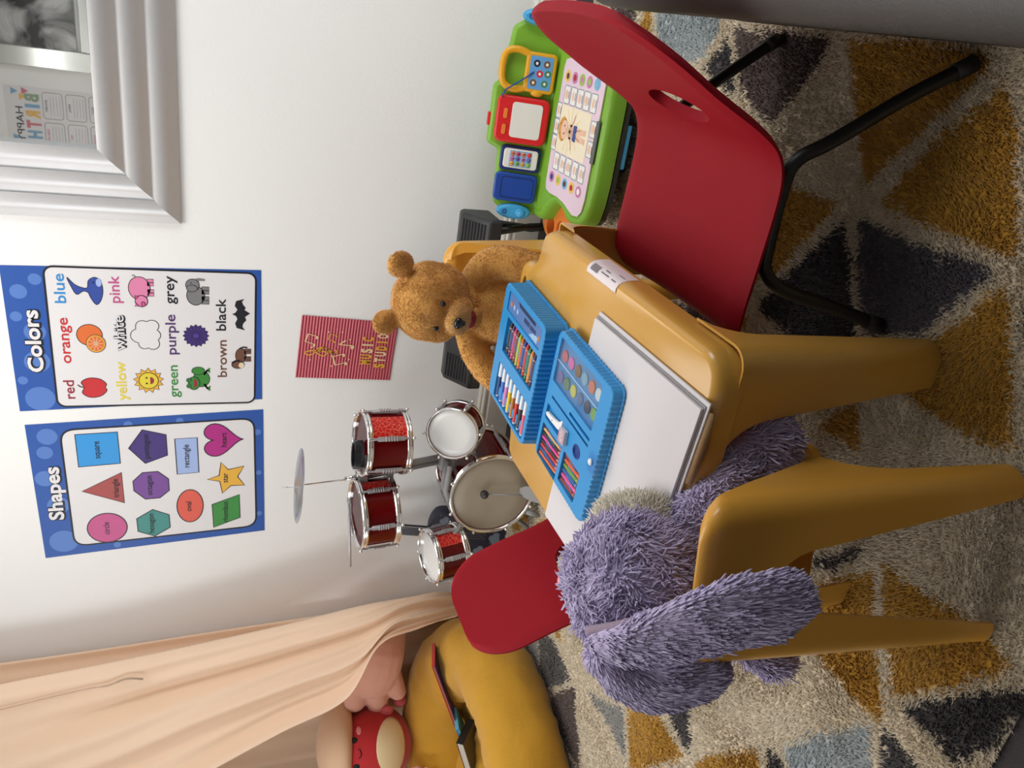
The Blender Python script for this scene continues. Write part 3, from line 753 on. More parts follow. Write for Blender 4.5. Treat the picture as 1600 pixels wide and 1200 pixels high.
def l_ring(cx, cy, z, sx, sy, lx, ly, r, t):
    """L-shaped section round a rounded outer corner"""
    rr = min(r, lx * 0.8, ly * 0.8)
    out = [(lx, 0)] + [(lx * (1 - k / 4) + rr * k / 4, 0) for k in range(1, 4)]
    out += [(rr - rr * sin(pi / 2 * k / 6), rr - rr * cos(pi / 2 * k / 6)) for k in range(7)]
    out += [(0, rr + (ly - rr) * k / 4) for k in range(1, 5)]
    inn = []
    for (px, py) in out:
        if py < rr: a = (rr - px, rr - py) if px < rr else (0, 1)
        else: a = (1, 0)
        l = math.hypot(*a) or 1
        inn.append((px + a[0] / l * t, py + a[1] / l * t))
    return [(cx - sx * u, cy - sy * v, z) for u, v in out + inn[::-1]]

def corner_leg(mb, sx, sy, top, bot, z0, z1, ax, ay, r=0.03, t=0.004, flare=0.05, fz=0.06, M=None):
    """L-section leg. top/bot = outer corner (x, y) at z1/z0; ax, ay = (bottom arm, top arm) lengths"""
    rings = []
    zs = [z0 + (z1 - fz - z0) * k / 8 for k in range(9)] + [z1 - fz + fz * k / 8 for k in range(1, 9)]
    for z in zs:
        f = (z - z0) / (z1 - z0)
        g = max(0, (z - (z1 - fz)) / fz); fl = flare * (1 - sqrt(max(0, 1 - g * g)))
        lx = ax[0] + (ax[1] - ax[0]) * f + fl; ly = ay[0] + (ay[1] - ay[0]) * f + fl
        rings.append(l_ring(bot[0] + (top[0] - bot[0]) * f, bot[1] + (top[1] - bot[1]) * f, z, sx, sy, lx, ly, r, t))
    mb.loft(rings, 0, True, True, True, M)

def bool_cut(o, cutter_mb):
    c = cutter_mb.build('cutter', YEL)
    md = o.modifiers.new('cut', 'BOOLEAN'); md.operation = 'DIFFERENCE'; md.object = c; md.solver = 'EXACT'
    dg = bpy.context.evaluated_depsgraph_get(); dg.update()
    me = bpy.data.meshes.new_from_object(o.evaluated_get(dg))
    old = o.data; o.modifiers.clear(); o.data = me; me.name = old.name
    bpy.data.objects.remove(c)

# table
root = thing('play_table', 'yellow plastic children\'s table with rounded legs holding paper pad and art case', 'table', (-0.63, 1.16, 0))
TX0, TX1, TY0, TY1, TZ = -0.905, -0.362, 0.79, 1.54, 0.465
def corner_arc(cx, cy, r, a0, n=6): return [(cx + r * cos(RAD(a0 + 90 * k / n)), cy + r * sin(RAD(a0 + 90 * k / n))) for k in range(n + 1)]
ol = []
ol += corner_arc(TX1 - 0.055, TY0 + 0.055, 0.055, 270)
ol += [(TX1, 1.25), (TX1, 1.40)] + [(TX1 - 0.004, 1.425), (TX1 - 0.014, 1.444), (TX1 - 0.032, 1.452), (TX1 - 0.055, 1.455), (TX1 - 0.074, 1.462), (TX1 - 0.086, 1.478), (TX1 - 0.090, 1.50)]
ol += [(TX1 - 0.096, 1.522), (TX1 - 0.110, 1.536), (TX1 - 0.13, TY1)]
ol += [(TX0 + 0.13, TY1), (TX0 + 0.110, 1.536), (TX0 + 0.096, 1.522), (TX0 + 0.090, 1.50), (TX0 + 0.086, 1.478), (TX0 + 0.074, 1.462), (TX0 + 0.055, 1.455), (TX0 + 0.032, 1.452), (TX0 + 0.014, 1.444), (TX0 + 0.004, 1.425), (TX0, 1.40)]
ol += corner_arc(TX0 + 0.055, TY0 + 0.055, 0.055, 180)
rings = []
for ins, z in ((0.014, TZ - 0.0008), (0.008, TZ - 0.004), (0.0035, TZ - 0.010), (0.001, TZ - 0.018), (0.0, TZ - 0.026), (-0.001, TZ - 0.046), (0.003, TZ - 0.046), (0.006, TZ - 0.012)):
    rings.append([(px, py, z) for px, py in (inset_poly(ol, ins) if ins else ol)])
mb = MB(); mb.loft(rings, 0, True, True, True)
top = mb.build('tabletop', YELT, root, auto=50)
cut = MB(); cut.prism(ell(-0.53, 1.502, 0.042, 0.014, 24), TZ - 0.03, TZ + 0.02)
bool_cut(top, cut)
for sx in (-1, 1):
    for sy in (-1, 1):
        m = MB()
        cx = TX1 + 0.008 if sx > 0 else TX0 - 0.008
        cy = TY0 if sy < 0 else 1.455
        corner_leg(m, sx, sy, (cx, cy), (cx - sx * 0.012, cy - sy * 0.045), 0.010, TZ - 0.038, (0.068, 0.115), (0.040, 0.072) if sy < 0 else (0.012, 0.014), 0.010 if sy > 0 else 0.034, 0.004, 0.06, 0.075)
        m.build('leg', YELT, root, auto=50)
# price sticker, folded over the edge of the table
STK = mat('sticker_paper', (0.80, 0.72, 0.74), 0.4); INKM = mat('sticker_ink', (0.05, 0.05, 0.06), 0.6)
mb = MB()
SM = Matrix.Translation((TX1, 1.165, TZ)) 
path = [(-0.022, 0.0006), (-0.014, 0.0002), (-0.008, -0.0030), (-0.0033, -0.0092), (-0.0006, -0.018), (0.0004, -0.026), (0.0012, -0.040)]
mb.loft([[(a, -0.058, b + 0.0003), (a, 0.058, b + 0.0003)] for a, b in path], 0, False, False, True, SM)
for k in range(14):
    yy = 0.048 - 0.0022 * k; w = 0.0006 + 0.0008 * (k * 7 % 3) / 2
    mb.loft([[(a, yy, b + 0.0008), (a, yy - w, b + 0.0008)] for a, b in path[1:4]], 1, False, False, False, SM)
for j, (aa, bb) in enumerate(((0.010, -0.020), (0.005, -0.012), (-0.028, -0.050), (-0.030, -0.046))):
    a, b = path[2 + j % 3]; a2, b2 = (path[3 + j % 3][0] - a) * 0.25 + a, (path[3 + j % 3][1] - b) * 0.25 + b
    mb.loft([[(a, aa, b + 0.001), (a, bb, b + 0.001)], [(a2, aa, b2 + 0.001), (a2, bb, b2 + 0.001)]], 1, False, False, False, SM)
o = mb.build('price_sticker', [STK, INKM], root)
o['label'] = 'pale pink barcode sticker'

def yellow_chair(label, loc, rotz):
    root = thing('plastic_chair', label, 'chair', loc, 'yellow plastic chairs', rotz)
    M = Matrix.Translation(loc) @ Matrix.Rotation(rotz, 4, 'Z')
    W = 0.122
    # seat with a rolled front
    ol = rrect(-W - 0.008, W + 0.008, -0.125, 0.135, 0.045)
    rings = []
    for ins, z in ((0.025, 0.262), (0.018, 0.262), (0.008, 0.259), (0.002, 0.250), (0.0, 0.238), (-0.001, 0.222), (0.003, 0.222), (0.006, 0.250), (0.025, 0.256)):
        rings.append([(a, b, z) for a, b in (inset_poly(ol, ins) if ins else ol)])
    m = MB(); m.loft(rings, 0, True, True, True, M); m.build('seat', YEL, root, auto=50)
    # the rear legs run up into the backrest; its sides sweep forward and down to the seat
    ZB, Z1 = 0.405, 0.521
    cor = lambda z: (0.140 - 0.026 * z / Z1, -0.277 + 0.025 * z / Z1)
    def a_x(z):
        g = max(0, (z - (ZB - 0.065)) / 0.065)
        return 0.040 + 0.036 * min(1, z / 0.34) + 0.042 * (1 - sqrt(max(0, 1 - min(1, g) ** 2)))
    def a_y(z):
        if z < 0.25:
            g = max(0, (z - 0.16) / 0.09)
            return 0.034 + 0.026 * z / 0.2 + 0.070 * (1 - sqrt(max(0, 1 - min(1, g) ** 2)))
        return 0.034 + 0.026 * 1.25 + 0.070 + (0.026 - 0.1365) * ((z - 0.25) / (Z1 - 0.25)) ** 0.9
    zs = [0.004 + (ZB - 0.004) * k / 26 for k in range(27)]
    for sx in (-1, 1):
        m = MB(); m.loft([l_ring(sx * cor(z)[0], cor(z)[1], z, sx, -1, a_x(z), a_y(z), 0.030, 0.006) for z in zs], 0, True, True, True, M); m.build('leg', YEL, root, auto=50)
        m = MB(); corner_leg(m, sx, 1, (sx * (W + 0.008), 0.135), (sx * (W + 0.030), 0.165), 0.004, 0.250, (0.030, 0.052), (0.030, 0.055), 0.024, 0.0035, 0.05, 0.08, M); m.build('leg', YEL, root, auto=50)
    rings = []
    for z, ins in [(ZB, 0.0), (ZB + 0.02, 0.0), (ZB + 0.05, 0.0), (Z1 - 0.040, 0.0), (Z1 - 0.030, 0.0), (Z1 - 0.024, 0.0), (Z1 - 0.018, 0.0008), (Z1 - 0.010, 0.0025), (Z1 - 0.004, 0.0055), (Z1 - 0.0008, 0.009), (Z1, 0.0115)]:
        cx, cy = cor(z); ay = a_y(z); r = 0.030; t = 0.024 + 0.0070 * min(1, max(0, (z - (Z1 - 0.05)) / 0.03))
        if z > Z1 - 0.042: cx -= 0.032 - sqrt(max(0, 0.032 ** 2 - (0.032 * (z - (Z1 - 0.042)) / 0.042) ** 2)) if z < Z1 - 0.0001 else 0.026
        path = [(-cx, cy + ay)] + [(-cx, cy + r + (ay - r) * k / 3) for k in (2, 1)]
        path = [(-cx, cy + max(r * 1.05, ay) - (max(r * 1.05, ay) - r) * k / 3) for k in range(3)]
        path += [(-cx + r - r * cos(pi / 2 * k / 6), cy + r - r * sin(pi / 2 * k / 6)) for k in range(7)]
        path += [(-cx + r + (2 * cx - 2 * r) * k / 8, cy) for k in range(1, 8)]
        full = path + [(-px, py) for px, py in path[:10][::-1]]
        outp, inp = [], []
        for (px, py) in full:
            if py > cy + r - 1e-9: n_ = (1 if px < 0 else -1, 0)
            elif abs(px) > cx - r + 1e-9: n_ = ((cx - r) * (1 if px > 0 else -1) - px, cy + r - py)
            else: n_ = (0, 1)
            l = math.hypot(*n_) or 1; n_ = (n_[0] / l, n_[1] / l)
            outp.append((px + n_[0] * ins, py + n_[1] * ins)); inp.append((px + n_[0] * (t - ins), py + n_[1] * (t - ins)))
        gz = ((z - ZB) / (Z1 - ZB)) ** 2
        rings.append([(a, b_, z - 0.75 * gz * max(0, b_ - cy - 0.012)) for a, b_ in outp + inp[::-1]])
    m = MB(); m.loft(rings, 0, True, True, True, M); m.build('backrest', YEL, root, auto=60)
    return root
yellow_chair('yellow plastic chair nearest the camera with the lavender bunny sitting in it', (-0.666, 0.873, 0.014), RAD(13))
yellow_chair('yellow plastic chair at the wall side of the table under the teddy bear', (-0.640, 1.650, 0.014), RAD(180))

# ------------------------------------------------------------------ red chairs
RED = mat('red_chair_plastic', srgb(150, 20, 34), 0.6, spec=0.15, bump=0.10, bump_scale=420)
BLACK = mat('black_tube', (0.016, 0.015, 0.014), 0.38, spec=0.5)
RUBBER = mat('dark_rubber', (0.012, 0.011, 0.011), 0.6)
def red_chair(label, loc, rotz, w, slot=(0.186, 0.350)):
    root = thing('school_chair', label, 'chair', loc, 'red chairs', rotz)
    M = Matrix.Translation(loc) @ Matrix.Rotation(rotz, 4, 'Z')
    P = spline([(-0.155, 0, 0.262), (-0.140, 0, 0.277), (-0.110, 0, 0.284), (-0.02, 0, 0.281), (0.070, 0, 0.279), (0.118, 0, 0.285), (0.154, 0, 0.306), (0.182, 0, 0.347), (0.210, 0, 0.402), (0.250, 0, 0.480), (0.280, 0, 0.545), (0.294, 0, 0.578)], 5)
    n = len(P)
    L = [0]
    for i in range(1, n): L.append(L[-1] + (P[i] - P[i - 1]).length)
    tot = L[-1]; hw = w / 2; nc = 24
    th = 0.0095
    def half(s):
        h = hw
        r1 = 0.050
        if s < r1: h -= r1 - sqrt(max(0, r1 * r1 - (r1 - s) ** 2)) if s > 0 else r1
        e = tot - s; r2 = 0.105
        if e < r2: h -= r2 - sqrt(max(0, r2 * r2 - (r2 - e) ** 2))
        # slightly narrower where the seat turns into the back
        return max(h, 0.02)
    rings = []
    for i in range(n):
        t = (P[min(n - 1, i + 1)] - P[max(0, i - 1)]).normalized(); nr = Vector((-t.z, 0, t.x))
        h = half(L[i]); f = L[i] / tot
        ring = []
        for k in range(nc + 1):
            v = -h + 2 * h * k / nc; q = abs(v) / h
            dish = (0.008 + 0.010 * min(1, max(0, (f - 0.3) / 0.45)) ** 2) * (v / hw) ** 2
            e = th * (1 - max(0, (q - 0.9) / 0.1) ** 2 * 0.75)
            ring.append((P[i] + nr * (dish + e) + Vector((0, v, 0))))
        for k in range(nc, -1, -1):
            v = -h + 2 * h * k / nc; q = abs(v) / h
            dish = (0.008 + 0.010 * min(1, max(0, (f - 0.3) / 0.45)) ** 2) * (v / hw) ** 2
            e = th * (1 - max(0, (q - 0.9) / 0.1) ** 2 * 0.75)
            ring.append((P[i] + nr * (dish - e) + Vector((0, v, 0))))
        rings.append(ring)
    m = MB(); m.loft(rings, 0, True, True, True, M)
    shell = m.build('seat_shell', RED, root, auto=62)
    # hand-hole in the back
    c = MB(); D = Matrix.Translation((0.198, 0, 0.418)) @ Matrix.Rotation(RAD(60), 4, 'Y')
    k = w / 0.43
    zz = [(-0.06, 0), (0.06, 0)]
    pr = [(0.080 * k * cos(t), 0.040 * sin(t)) for t in [2 * pi * j / 40 for j in range(40)]]
    c.loft([[(b * 1.0, a, -0.08) for a, b in pr], [(b, a, 0.08) for a, b in pr]], 0, True, True, True, M @ Matrix.Translation((slot[0], 0, slot[1])) @ Matrix.Rotation(RAD(-62), 4, 'Y'))
    bool_cut(shell, c)
    shell.data.polygons.foreach_set('use_smooth', [True] * len(shell.data.polygons)); shell.data.set_sharp_from_angle(angle=RAD(50))
    for s in (-1, 1):
        yk = s * (hw - 0.038)
        pts = spline([(-0.118, yk + s * 0.050, 0.016), (-0.092, yk + s * 0.032, 0.120), (-0.070, yk + s * 0.018, 0.215), (-0.045, yk + s * 0.004, 0.246), (-0.01, yk, 0.252), (0.095, yk, 0.256), (0.135, yk + s * 0.004, 0.246), (0.168, yk + s * 0.018, 0.205), (0.240, yk + s * 0.030, 0.110), (0.304, yk + s * 0.046, 0.016)], 6)
        m = MB(); m.tube(pts, 0.0115, 12, 0, M); m.build('leg_frame', BLACK, root)
        for e, f in ((pts[0], pts[1]), (pts[-1], pts[-2])):
            m = MB(); dd = (f - e).normalized(); m.tube([e - dd * 0.004, e + dd * 0.028], 0.0135, 12, 0, M); m.build('foot_cap', RUBBER, root)
    m = MB()
    for xx in (-0.03, 0.10): m.tube([(xx, -(hw - 0.035), 0.254), (xx, hw - 0.035, 0.254)], 0.008, 10, 0, M)
    m.build('seat_crossbar', BLACK, root)
    return root
red_chair('red plastic chair with black tube legs, in front at the grey sofa', (-0.262, 1.213, 0.006), 0, 0.466)
red_chair('red plastic chair on the far side of the table, behind the bunny', (-0.935, 1.278, 0.006), RAD(180), 0.32, (0.166, 0.318))

# ------------------------------------------------------------------ grey sofa
SOFA = mat('grey_leather', (0.075, 0.070, 0.066), 0.5, noise_amt=0.06, noise_scale=30, bump=0.15, bump_scale=300)
root = thing('sofa', 'dark grey sofa cut by the picture edge behind the red chair', 'sofa', (0.55, 0.5, 0))
def cushion(name, x0, x1, y0, y1, z0, z1, r, mtl, parent, puff=0.0, seg=14):
    m = MB(); rings = []
    for k in range(seg + 1):
        a = -pi / 2 + pi * k / seg
        ins = r * (1 - cos(a)); z = (z0 + r) + r * sin(a) if a < 0 else (z1 - r) + r * sin(a)
        rings.append([(px, py, z) for px, py in rrect(x0 + ins, x1 - ins, y0 + ins, y1 - ins, max(0.005, 0.05 + r - ins), 5)])
    rings.append([((x0 + x1) / 2 + (px - (x0 + x1) / 2) * 0.6, (y0 + y1) / 2 + (py - (y0 + y1) / 2) * 0.6, z1 + puff) for px, py, z in rings[-1]])
    m.loft(rings, 0, True, True, True); return m.build(name, mtl, parent, auto=60)
cushion('sofa_base', 0.066, 1.0, -0.55, 1.58, 0.05, 0.30, 0.03, SOFA, root)
cushion('seat_cushion', 0.050, 0.72, -0.54, 1.585, 0.295, 0.44, 0.05, SOFA, root, 0.012)
cushion('sofa_back', 0.70, 1.0, -0.55, 1.58, 0.28, 0.80, 0.06, SOFA, root)
mb = MB()
for a in (0.12, 0.95):
    for b in (-0.48, 1.50): MB().box((a, b, 0.033), (0.05, 0.05, 0.050)).build('sofa_foot', BLACK, root, bevel=0.004)
# ------------------------------------------------------------------ drawing pad
WHITE = mat('white_paper', (0.64, 0.61, 0.625), 0.75)
CARD = mat('grey_card', (0.30, 0.29, 0.30), 0.8); BROWNCARD = mat('brown_card', (0.36, 0.22, 0.10), 0.8)
root = thing('drawing_pad', 'large white drawing pad lying on the table under the blue art case', 'pad', (-0.66, 0.98, 0.465))
def quadslab(name, q, z0, z1, m, parent, bev=0.0008):
    mb = MB(); mb.prism(q, z0, z1); return mb.build(name, m, parent, bevel=bev, bseg=1)
quadslab('back_board', [(-0.878, 0.825), (-0.427, 0.786), (-0.430, 1.141), (-0.884, 1.182)], 0.4655, 0.4690, WHITE, root)
quadslab('card_sheet', [(-0.877, 0.829), (-0.434, 0.791), (-0.437, 1.140), (-0.883, 1.181)], 0.4690, 0.4712, CARD, root, 0.0004)
quadslab('paper_block', [(-0.876, 0.832), (-0.438, 0.793), (-0.441, 1.139), (-0.882, 1.180)], 0.4712, 0.4765, WHITE, root)
mb = MB()
for_ = [(-0.440, 0.790), (-0.50, 0.7945), (-0.56, 0.7995)]
mb.loft([[(x, y - 0.002 - dy, 0.4656 - dz) for dy, dz in ((-0.01, 0), (0.002, 0), (0.006, 0.003), (0.007, 0.008 * k))] for (x, y), k in zip(for_, (0.6, 1.6, 0.9))], 0, False, False, True)
mb.build('card_flap', BROWNCARD, root, solid=0.0008)

# ------------------------------------------------------------------ art case
CB = mat('blue_case_plastic', srgb(44, 142, 204), 0.32, spec=0.5)
CBD = mat('dark_blue_plastic', srgb(24, 70, 160), 0.3)  # darker blue plastic of the water cup and brush handle
MC = Matrix.Translation((-0.632, 1.107, 0)) @ Matrix.Rotation(RAD(-3.6), 4, 'Z')
root = thing('art_case', 'open bright blue plastic art case of crayons, pens and paints on the table', 'art case', (-0.632, 1.18, 0.4655))
def wavy(x0, x1, y0, y1, r, amp, per):
    base = rrect(x0, x1, y0, y1, r, 5); pts = []
    n = len(base)
    for i in range(n):
        a = Vector(base[i]); b = Vector(base[(i + 1) % n]); l = (b - a).length
        k = max(1, int(l / (per / 6)))
        for j in range(k):
            p = a.lerp(b, j / k); d = (b - a).normalized() if l > 1e-9 else Vector((1, 0)); nn = Vector((d.y, -d.x))
            w = amp * (0.5 + 0.5 * sin(2 * pi * (l * j / k) / per)) if l > 0.03 else 0
            pts.append(tuple(p + nn * w))
    return pts
def case_half(name, x0, x1, y0, y1, z0, z1, wells, lip):
    o1 = wavy(x0, x1, y0, y1, 0.014, 0.0018, 0.0105)
    o0 = rrect(x0, x1, y0, y1, 0.014, 5)
    cx, cy = (x0 + x1) / 2, (y0 + y1) / 2
    def sc(poly, d): 
        return [(cx + (px - cx) * (1 + d / ((x1 - x0) / 2)), cy + (py - cy) * (1 + d / ((y1 - y0) / 2))) for px, py in poly]
    rings = [[(a, b, z) for a, b in sc(o1, d)] for d, z in ((lip, z0), (lip, z0 + 0.003), (lip - 0.001, z0 + 0.0038), (0.0, z0 + 0.0045), (-0.0015, z1 - 0.002), (-0.003, z1 - 0.0004), (-0.005, z1))]
    mb = MB(); mb.loft(rings, 0, True, True, False, MC)
    o = mb.build(name, CB, root)
    cut = MB()
    for (a0, a1, b0, b1, zz) in wells: cut.prism(rrect(a0, a1, b0, b1, min(0.004, 0.4 * (a1 - a0)), 3), zz, z1 + 0.02, 0, MC)
    if wells: bool_cut(o, cut)
    return o
ZT, ZL = 0.4985, 0.5145
tray = case_half('tray', -0.140, 0.132, -0.114, 0.122, 0.4772, ZT, [(0.030, 0.120, -0.074, 0.106, 0.4925), (-0.137, -0.064, 0.014, 0.108, 0.485), (-0.124, -0.060, -0.072, 0.002, 0.485),
        (-0.002, 0.003, -0.075, 0.095, 0.490), (0.010, 0.016, -0.075, 0.015, 0.490), (-0.052, -0.020, 0.026, 0.106, 0.492)], 0.003)
lid = case_half('lid', -0.150, 0.118, 0.146, 0.378, 0.468, ZL, [(-0.028, 0.052, 0.160, 0.338, 0.5015), (-0.140, -0.056, 0.158, 0.342, 0.5015), (0.062, 0.106, 0.160, 0.352, 0.5115)], 0.004)
mb = MB(); mb.loft([[(x, 0.122, 0.4795), (x, 0.130, 0.4755), (x, 0.139, 0.4755), (x, 0.148, 0.4795), (x, 0.148, 0.481), (x, 0.139, 0.477), (x, 0.130, 0.477), (x, 0.122, 0.481)] for x in (-0.13, 0.112)], 0, True, True, False, MC)
mb.build('hinge', CB, root)
# dividers: scalloped ribs that hold the crayons, pens and pencils
def ribs(boxes):
    m = MB()
    for c_, s_ in boxes: m.box(c_, s_, 0, MC)
    for c_, s_ in boxes: pass
    for (c_, s_) in [((sum(c[0][0] for c in boxes) / len(boxes), sum(c[0][1] for c in boxes) / len(boxes), boxes[0][0][2] - boxes[0][1][2] / 2 + 0.0006),
                      (max(c[0][0] for c in boxes) - min(c[0][0] for c in boxes) + boxes[0][1][0], max(c[0][1] for c in boxes) - min(c[0][1] for c in boxes) + boxes[0][1][1], 0.0012))]: m.box(c_, s_, 0, MC)
    return m.build('holder_ribs', CB, root)
ribs([((0.012, 0.1735 + 0.01437 * k, 0.5055), (0.040, 0.0022, 0.008)) for k in range(12)])
for xx in (-0.075, -0.122): ribs([((xx, 0.1628 + 0.0228 * k, 0.5055), (0.020, 0.007, 0.009)) for k in range(9)])
ribs([((-0.1375 + 0.00915 * k, 0.064, 0.4895), (0.0016, 0.045, 0.0085)) for k in range(9)])
ribs([((-0.1235 + 0.0105 * k, -0.034, 0.4895), (0.0016, 0.034, 0.0085)) for k in range(7)])
# printed strip inside the lid
LBL = mat('case_label', srgb(88, 124, 180), 0.3); LB2 = mat('case_label_dark', srgb(40, 60, 96), 0.3); LB3 = mat('case_label_light', srgb(150, 190, 226), 0.3); LB4 = mat('case_label_orange', srgb(200, 120, 70), 0.4)
mb = MB(); flat(mb, rrect(0.064, 0.104, 0.163, 0.349, 0.002, 2), 0.5119, 0, MC); flat(mb, [(0.094, 0.20), (0.102, 0.20), (0.102, 0.30), (0.094, 0.29)], 0.5121, 1, MC)
flat(mb, [(0.066, 0.225), (0.080, 0.20), (0.080, 0.18), (0.066, 0.18)], 0.5121, 2, MC)
for k, yy in enumerate((0.255, 0.247, 0.239, 0.231, 0.220, 0.212, 0.204, 0.196)):
    flat(mb, rrect(0.078, 0.088, yy - 0.003, yy + 0.003, 0.001, 1), 0.5122, 1, MC)
for yy, c in ((0.335, 3), (0.175, 3), (0.318, 2), (0.298, 2)): flat(mb, ell(0.081, yy, 0.006, 0.005, 12), 0.5122, c, MC)
mb.build('lid_label', [LBL, LB2, LB3, LB4], root)
# clear cover over the paints, clasp, water cup
def clear_mat(name, tint, fac):
    m = bpy.data.materials.new(name); m.use_nodes = True; nt = m.node_tree; nt.nodes.clear()
    o = nt.nodes.new('ShaderNodeOutputMaterial'); t = nt.nodes.new('ShaderNodeBsdfTransparent'); g = nt.nodes.new('ShaderNodeBsdfGlossy'); mx = nt.nodes.new('ShaderNodeMixShader')
    t.inputs[0].default_value = (*tint, 1); g.inputs['Roughness'].default_value = 0.12; mx.inputs[0].default_value = fac
    nt.links.new(t.outputs[0], mx.inputs[1]); nt.links.new(g.outputs[0], mx.inputs[2]); nt.links.new(mx.outputs[0], o.inputs[0]); return m
CLEAR = clear_mat('clear_plastic', (0.93, 0.96, 0.98), 0.12)
mb = MB(); mb.prism(rrect(0.031, 0.119, -0.073, 0.105, 0.003, 2), ZT - 0.0022, ZT - 0.0010, 0, MC); mb.build('paint_cover', CLEAR, root)
mb = MB(); mb.box((0.075, 0.016, ZT - 0.0006), (0.0012, 0.176, 0.0008), 0, MC); mb.build('cover_rib', mat('clear_rib', (0.55, 0.72, 0.84), 0.2), root)
cl = MB(); cl.prism(rrect(-0.034, 0.004, -0.126, -0.088, 0.007, 4), ZT + 0.0002, ZT + 0.0014, 0, MC); clasp = cl.build('clasp', clear_mat('clasp_plastic', (0.90, 0.95, 0.99), 0.04), root)
clasp['label'] = 'clear clasp with white button'
mb = MB(); mb.lathe([(0.0, ZT + 0.005), (0.004, ZT + 0.0045), (0.0062, ZT + 0.003), (0.0062, ZT + 0.0005)], 18, 0, MC @ Matrix.Translation((-0.015, -0.098, 0))); mb.build('button', mat('white_plastic', (0.80, 0.80, 0.80), 0.35), clasp)
mb = MB(); mb.lathe([(0.0135, ZT + 0.0006), (0.0125, ZT + 0.0010), (0.011, ZT + 0.0006), (0.002, ZT - 0.001), (0.0, ZT - 0.001)], 24, 0, MC @ Matrix.Translation((-0.033, -0.0415, 0)) @ Matrix.Diagonal((1, 1.15, 1, 1))); mb.build('water_cup', CBD, root)

def col(name, rgb, rough=0.5): return mat('dye_' + name, srgb(*rgb), rough)
paints = [(0.090, 0.086, 'salmon', (216, 92, 92)), (0.091, 0.057, 'hot_pink', (236, 104, 178)), (0.092, 0.027, 'cocoa', (134, 92, 72)), (0.093, -0.003, 'pale_blue', (130, 180, 206)), (0.094, -0.033, 'orange', (226, 112, 70)), (0.095, -0.061, 'white', (226, 228, 226)),
          (0.047, 0.086, 'mauve', (128, 108, 170)), (0.049, 0.057, 'olive', (90, 128, 84)), (0.051, 0.027, 'yellow', (222, 206, 62)), (0.052, -0.003, 'steel_blue', (66, 100, 150)), (0.054, -0.033, 'navy', (40, 52, 76)), (0.056, -0.061, 'lime', (140, 182, 66))]
PN = dict(salmon='salmon red', hot_pink='hot pink', cocoa='cocoa brown', pale_blue='pale blue', orange='orange', white='white', mauve='mauve', olive='olive green', yellow='yellow', steel_blue='steel blue', navy='navy', lime='lime green')
for x, y, nm, rgb in paints:
    mb = MB(); mb.lathe([(0.0118, 0.4926), (0.0118, 0.4945), (0.0108, 0.4952), (0.0, 0.4952)], 22, 0, MC @ Matrix.Translation((x, y, 0)) @ Matrix.Diagonal((1, 1.0, 1, 1)))
    tag(mb.build('paint_pan', col(nm, rgb, 0.55)), 'round %s watercolour pan under the clear cover of the blue case' % PN[nm], 'paint', 'watercolour pans')

def pencil_like(name, a, b, r, parts, label, cat, group, tip=True):
    """parts: list of (name, t0, t1, material, r0, r1)"""
    A = MC @ Vector(a); B = MC @ Vector(b)
    root = thing(name, label, cat, tuple(A), group)
    for nm, t0, t1, m, r0, r1 in parts:
        mb = MB(); mb.tube([A.lerp(B, t0), A.lerp(B, (t0 + t1) / 2), A.lerp(B, t1)], [r * r0, r * (r0 + r1) / 2, r * r1], 10); mb.build(nm, m, root, auto=40)
crc = [('black', (44, 40, 44)), ('purple', (92, 50, 96)), ('pink', (206, 62, 112)), ('brown', (126, 72, 52)), ('yellow_green', (176, 190, 50)), ('orange', (222, 104, 48)), ('blue', (56, 74, 140)), ('red', (204, 62, 46)), ('green', (50, 124, 82)), ('light_orange', (230, 140, 50)), ('plum', (84, 56, 84))]
PAPER_BAND = mat('crayon_band', (0.62, 0.45, 0.32), 0.6)
for k, (nm, rgb) in enumerate(crc):
    y = 0.3245 - 0.01437 * k; m = col('crayon_' + nm, rgb, 0.5)
    pencil_like('crayon', (-0.0255, y, 0.5065), (0.0475, y + 0.001, 0.5065), 0.0047, [('body', 0, 0.86, m, 1, 1), ('tip', 0.86, 1.0, m, 0.85, 0.35), ('paper_band', 0.13, 0.155, PAPER_BAND, 1.04, 1.04), ('paper_band', 0.76, 0.785, PAPER_BAND, 1.04, 1.04)],
                '%s wax crayon in the row in the lid of the blue case' % nm.replace('_', ' '), 'crayon', 'wax crayons')
mkc = [('navy', (30, 70, 120)), ('bright_blue', (64, 120, 206)), ('lilac_pink', (208, 134, 190)), ('yellow', (236, 198, 34)), ('tan', (190, 120, 50)), ('red', (208, 50, 40)), ('charcoal', (72, 66, 68)), ('rose', (232, 104, 130))]
CAPW = mat('white_cap', (0.80, 0.80, 0.81), 0.35)
for k, (nm, rgb) in enumerate(mkc):
    y = 0.334 - 0.0228 * k; m = col('marker_' + nm, rgb, 0.4)
    pencil_like('marker', (-0.138, y - 0.002, 0.5075), (-0.058, y + 0.003, 0.5075), 0.0056, [('end_plug', 0, 0.05, CAPW, 0.8, 0.9), ('barrel', 0.05, 0.60, m, 1, 1), ('cap', 0.60, 1.0, CAPW, 1.03, 0.85)],
                '%s felt pen with white cap in the lid of the blue case' % nm.replace('_', ' '), 'felt pen', 'felt pens')
pcc = [('navy', (50, 56, 100)), ('peach', (222, 168, 112)), ('black', (44, 42, 44)), ('magenta', (222, 68, 150)), ('dark_brown', (64, 48, 46)), ('red', (204, 58, 60)), ('blue', (52, 84, 150)), ('orange', (224, 104, 56))]
WOOD = mat('pencil_wood', srgb(214, 130, 120), 0.7)
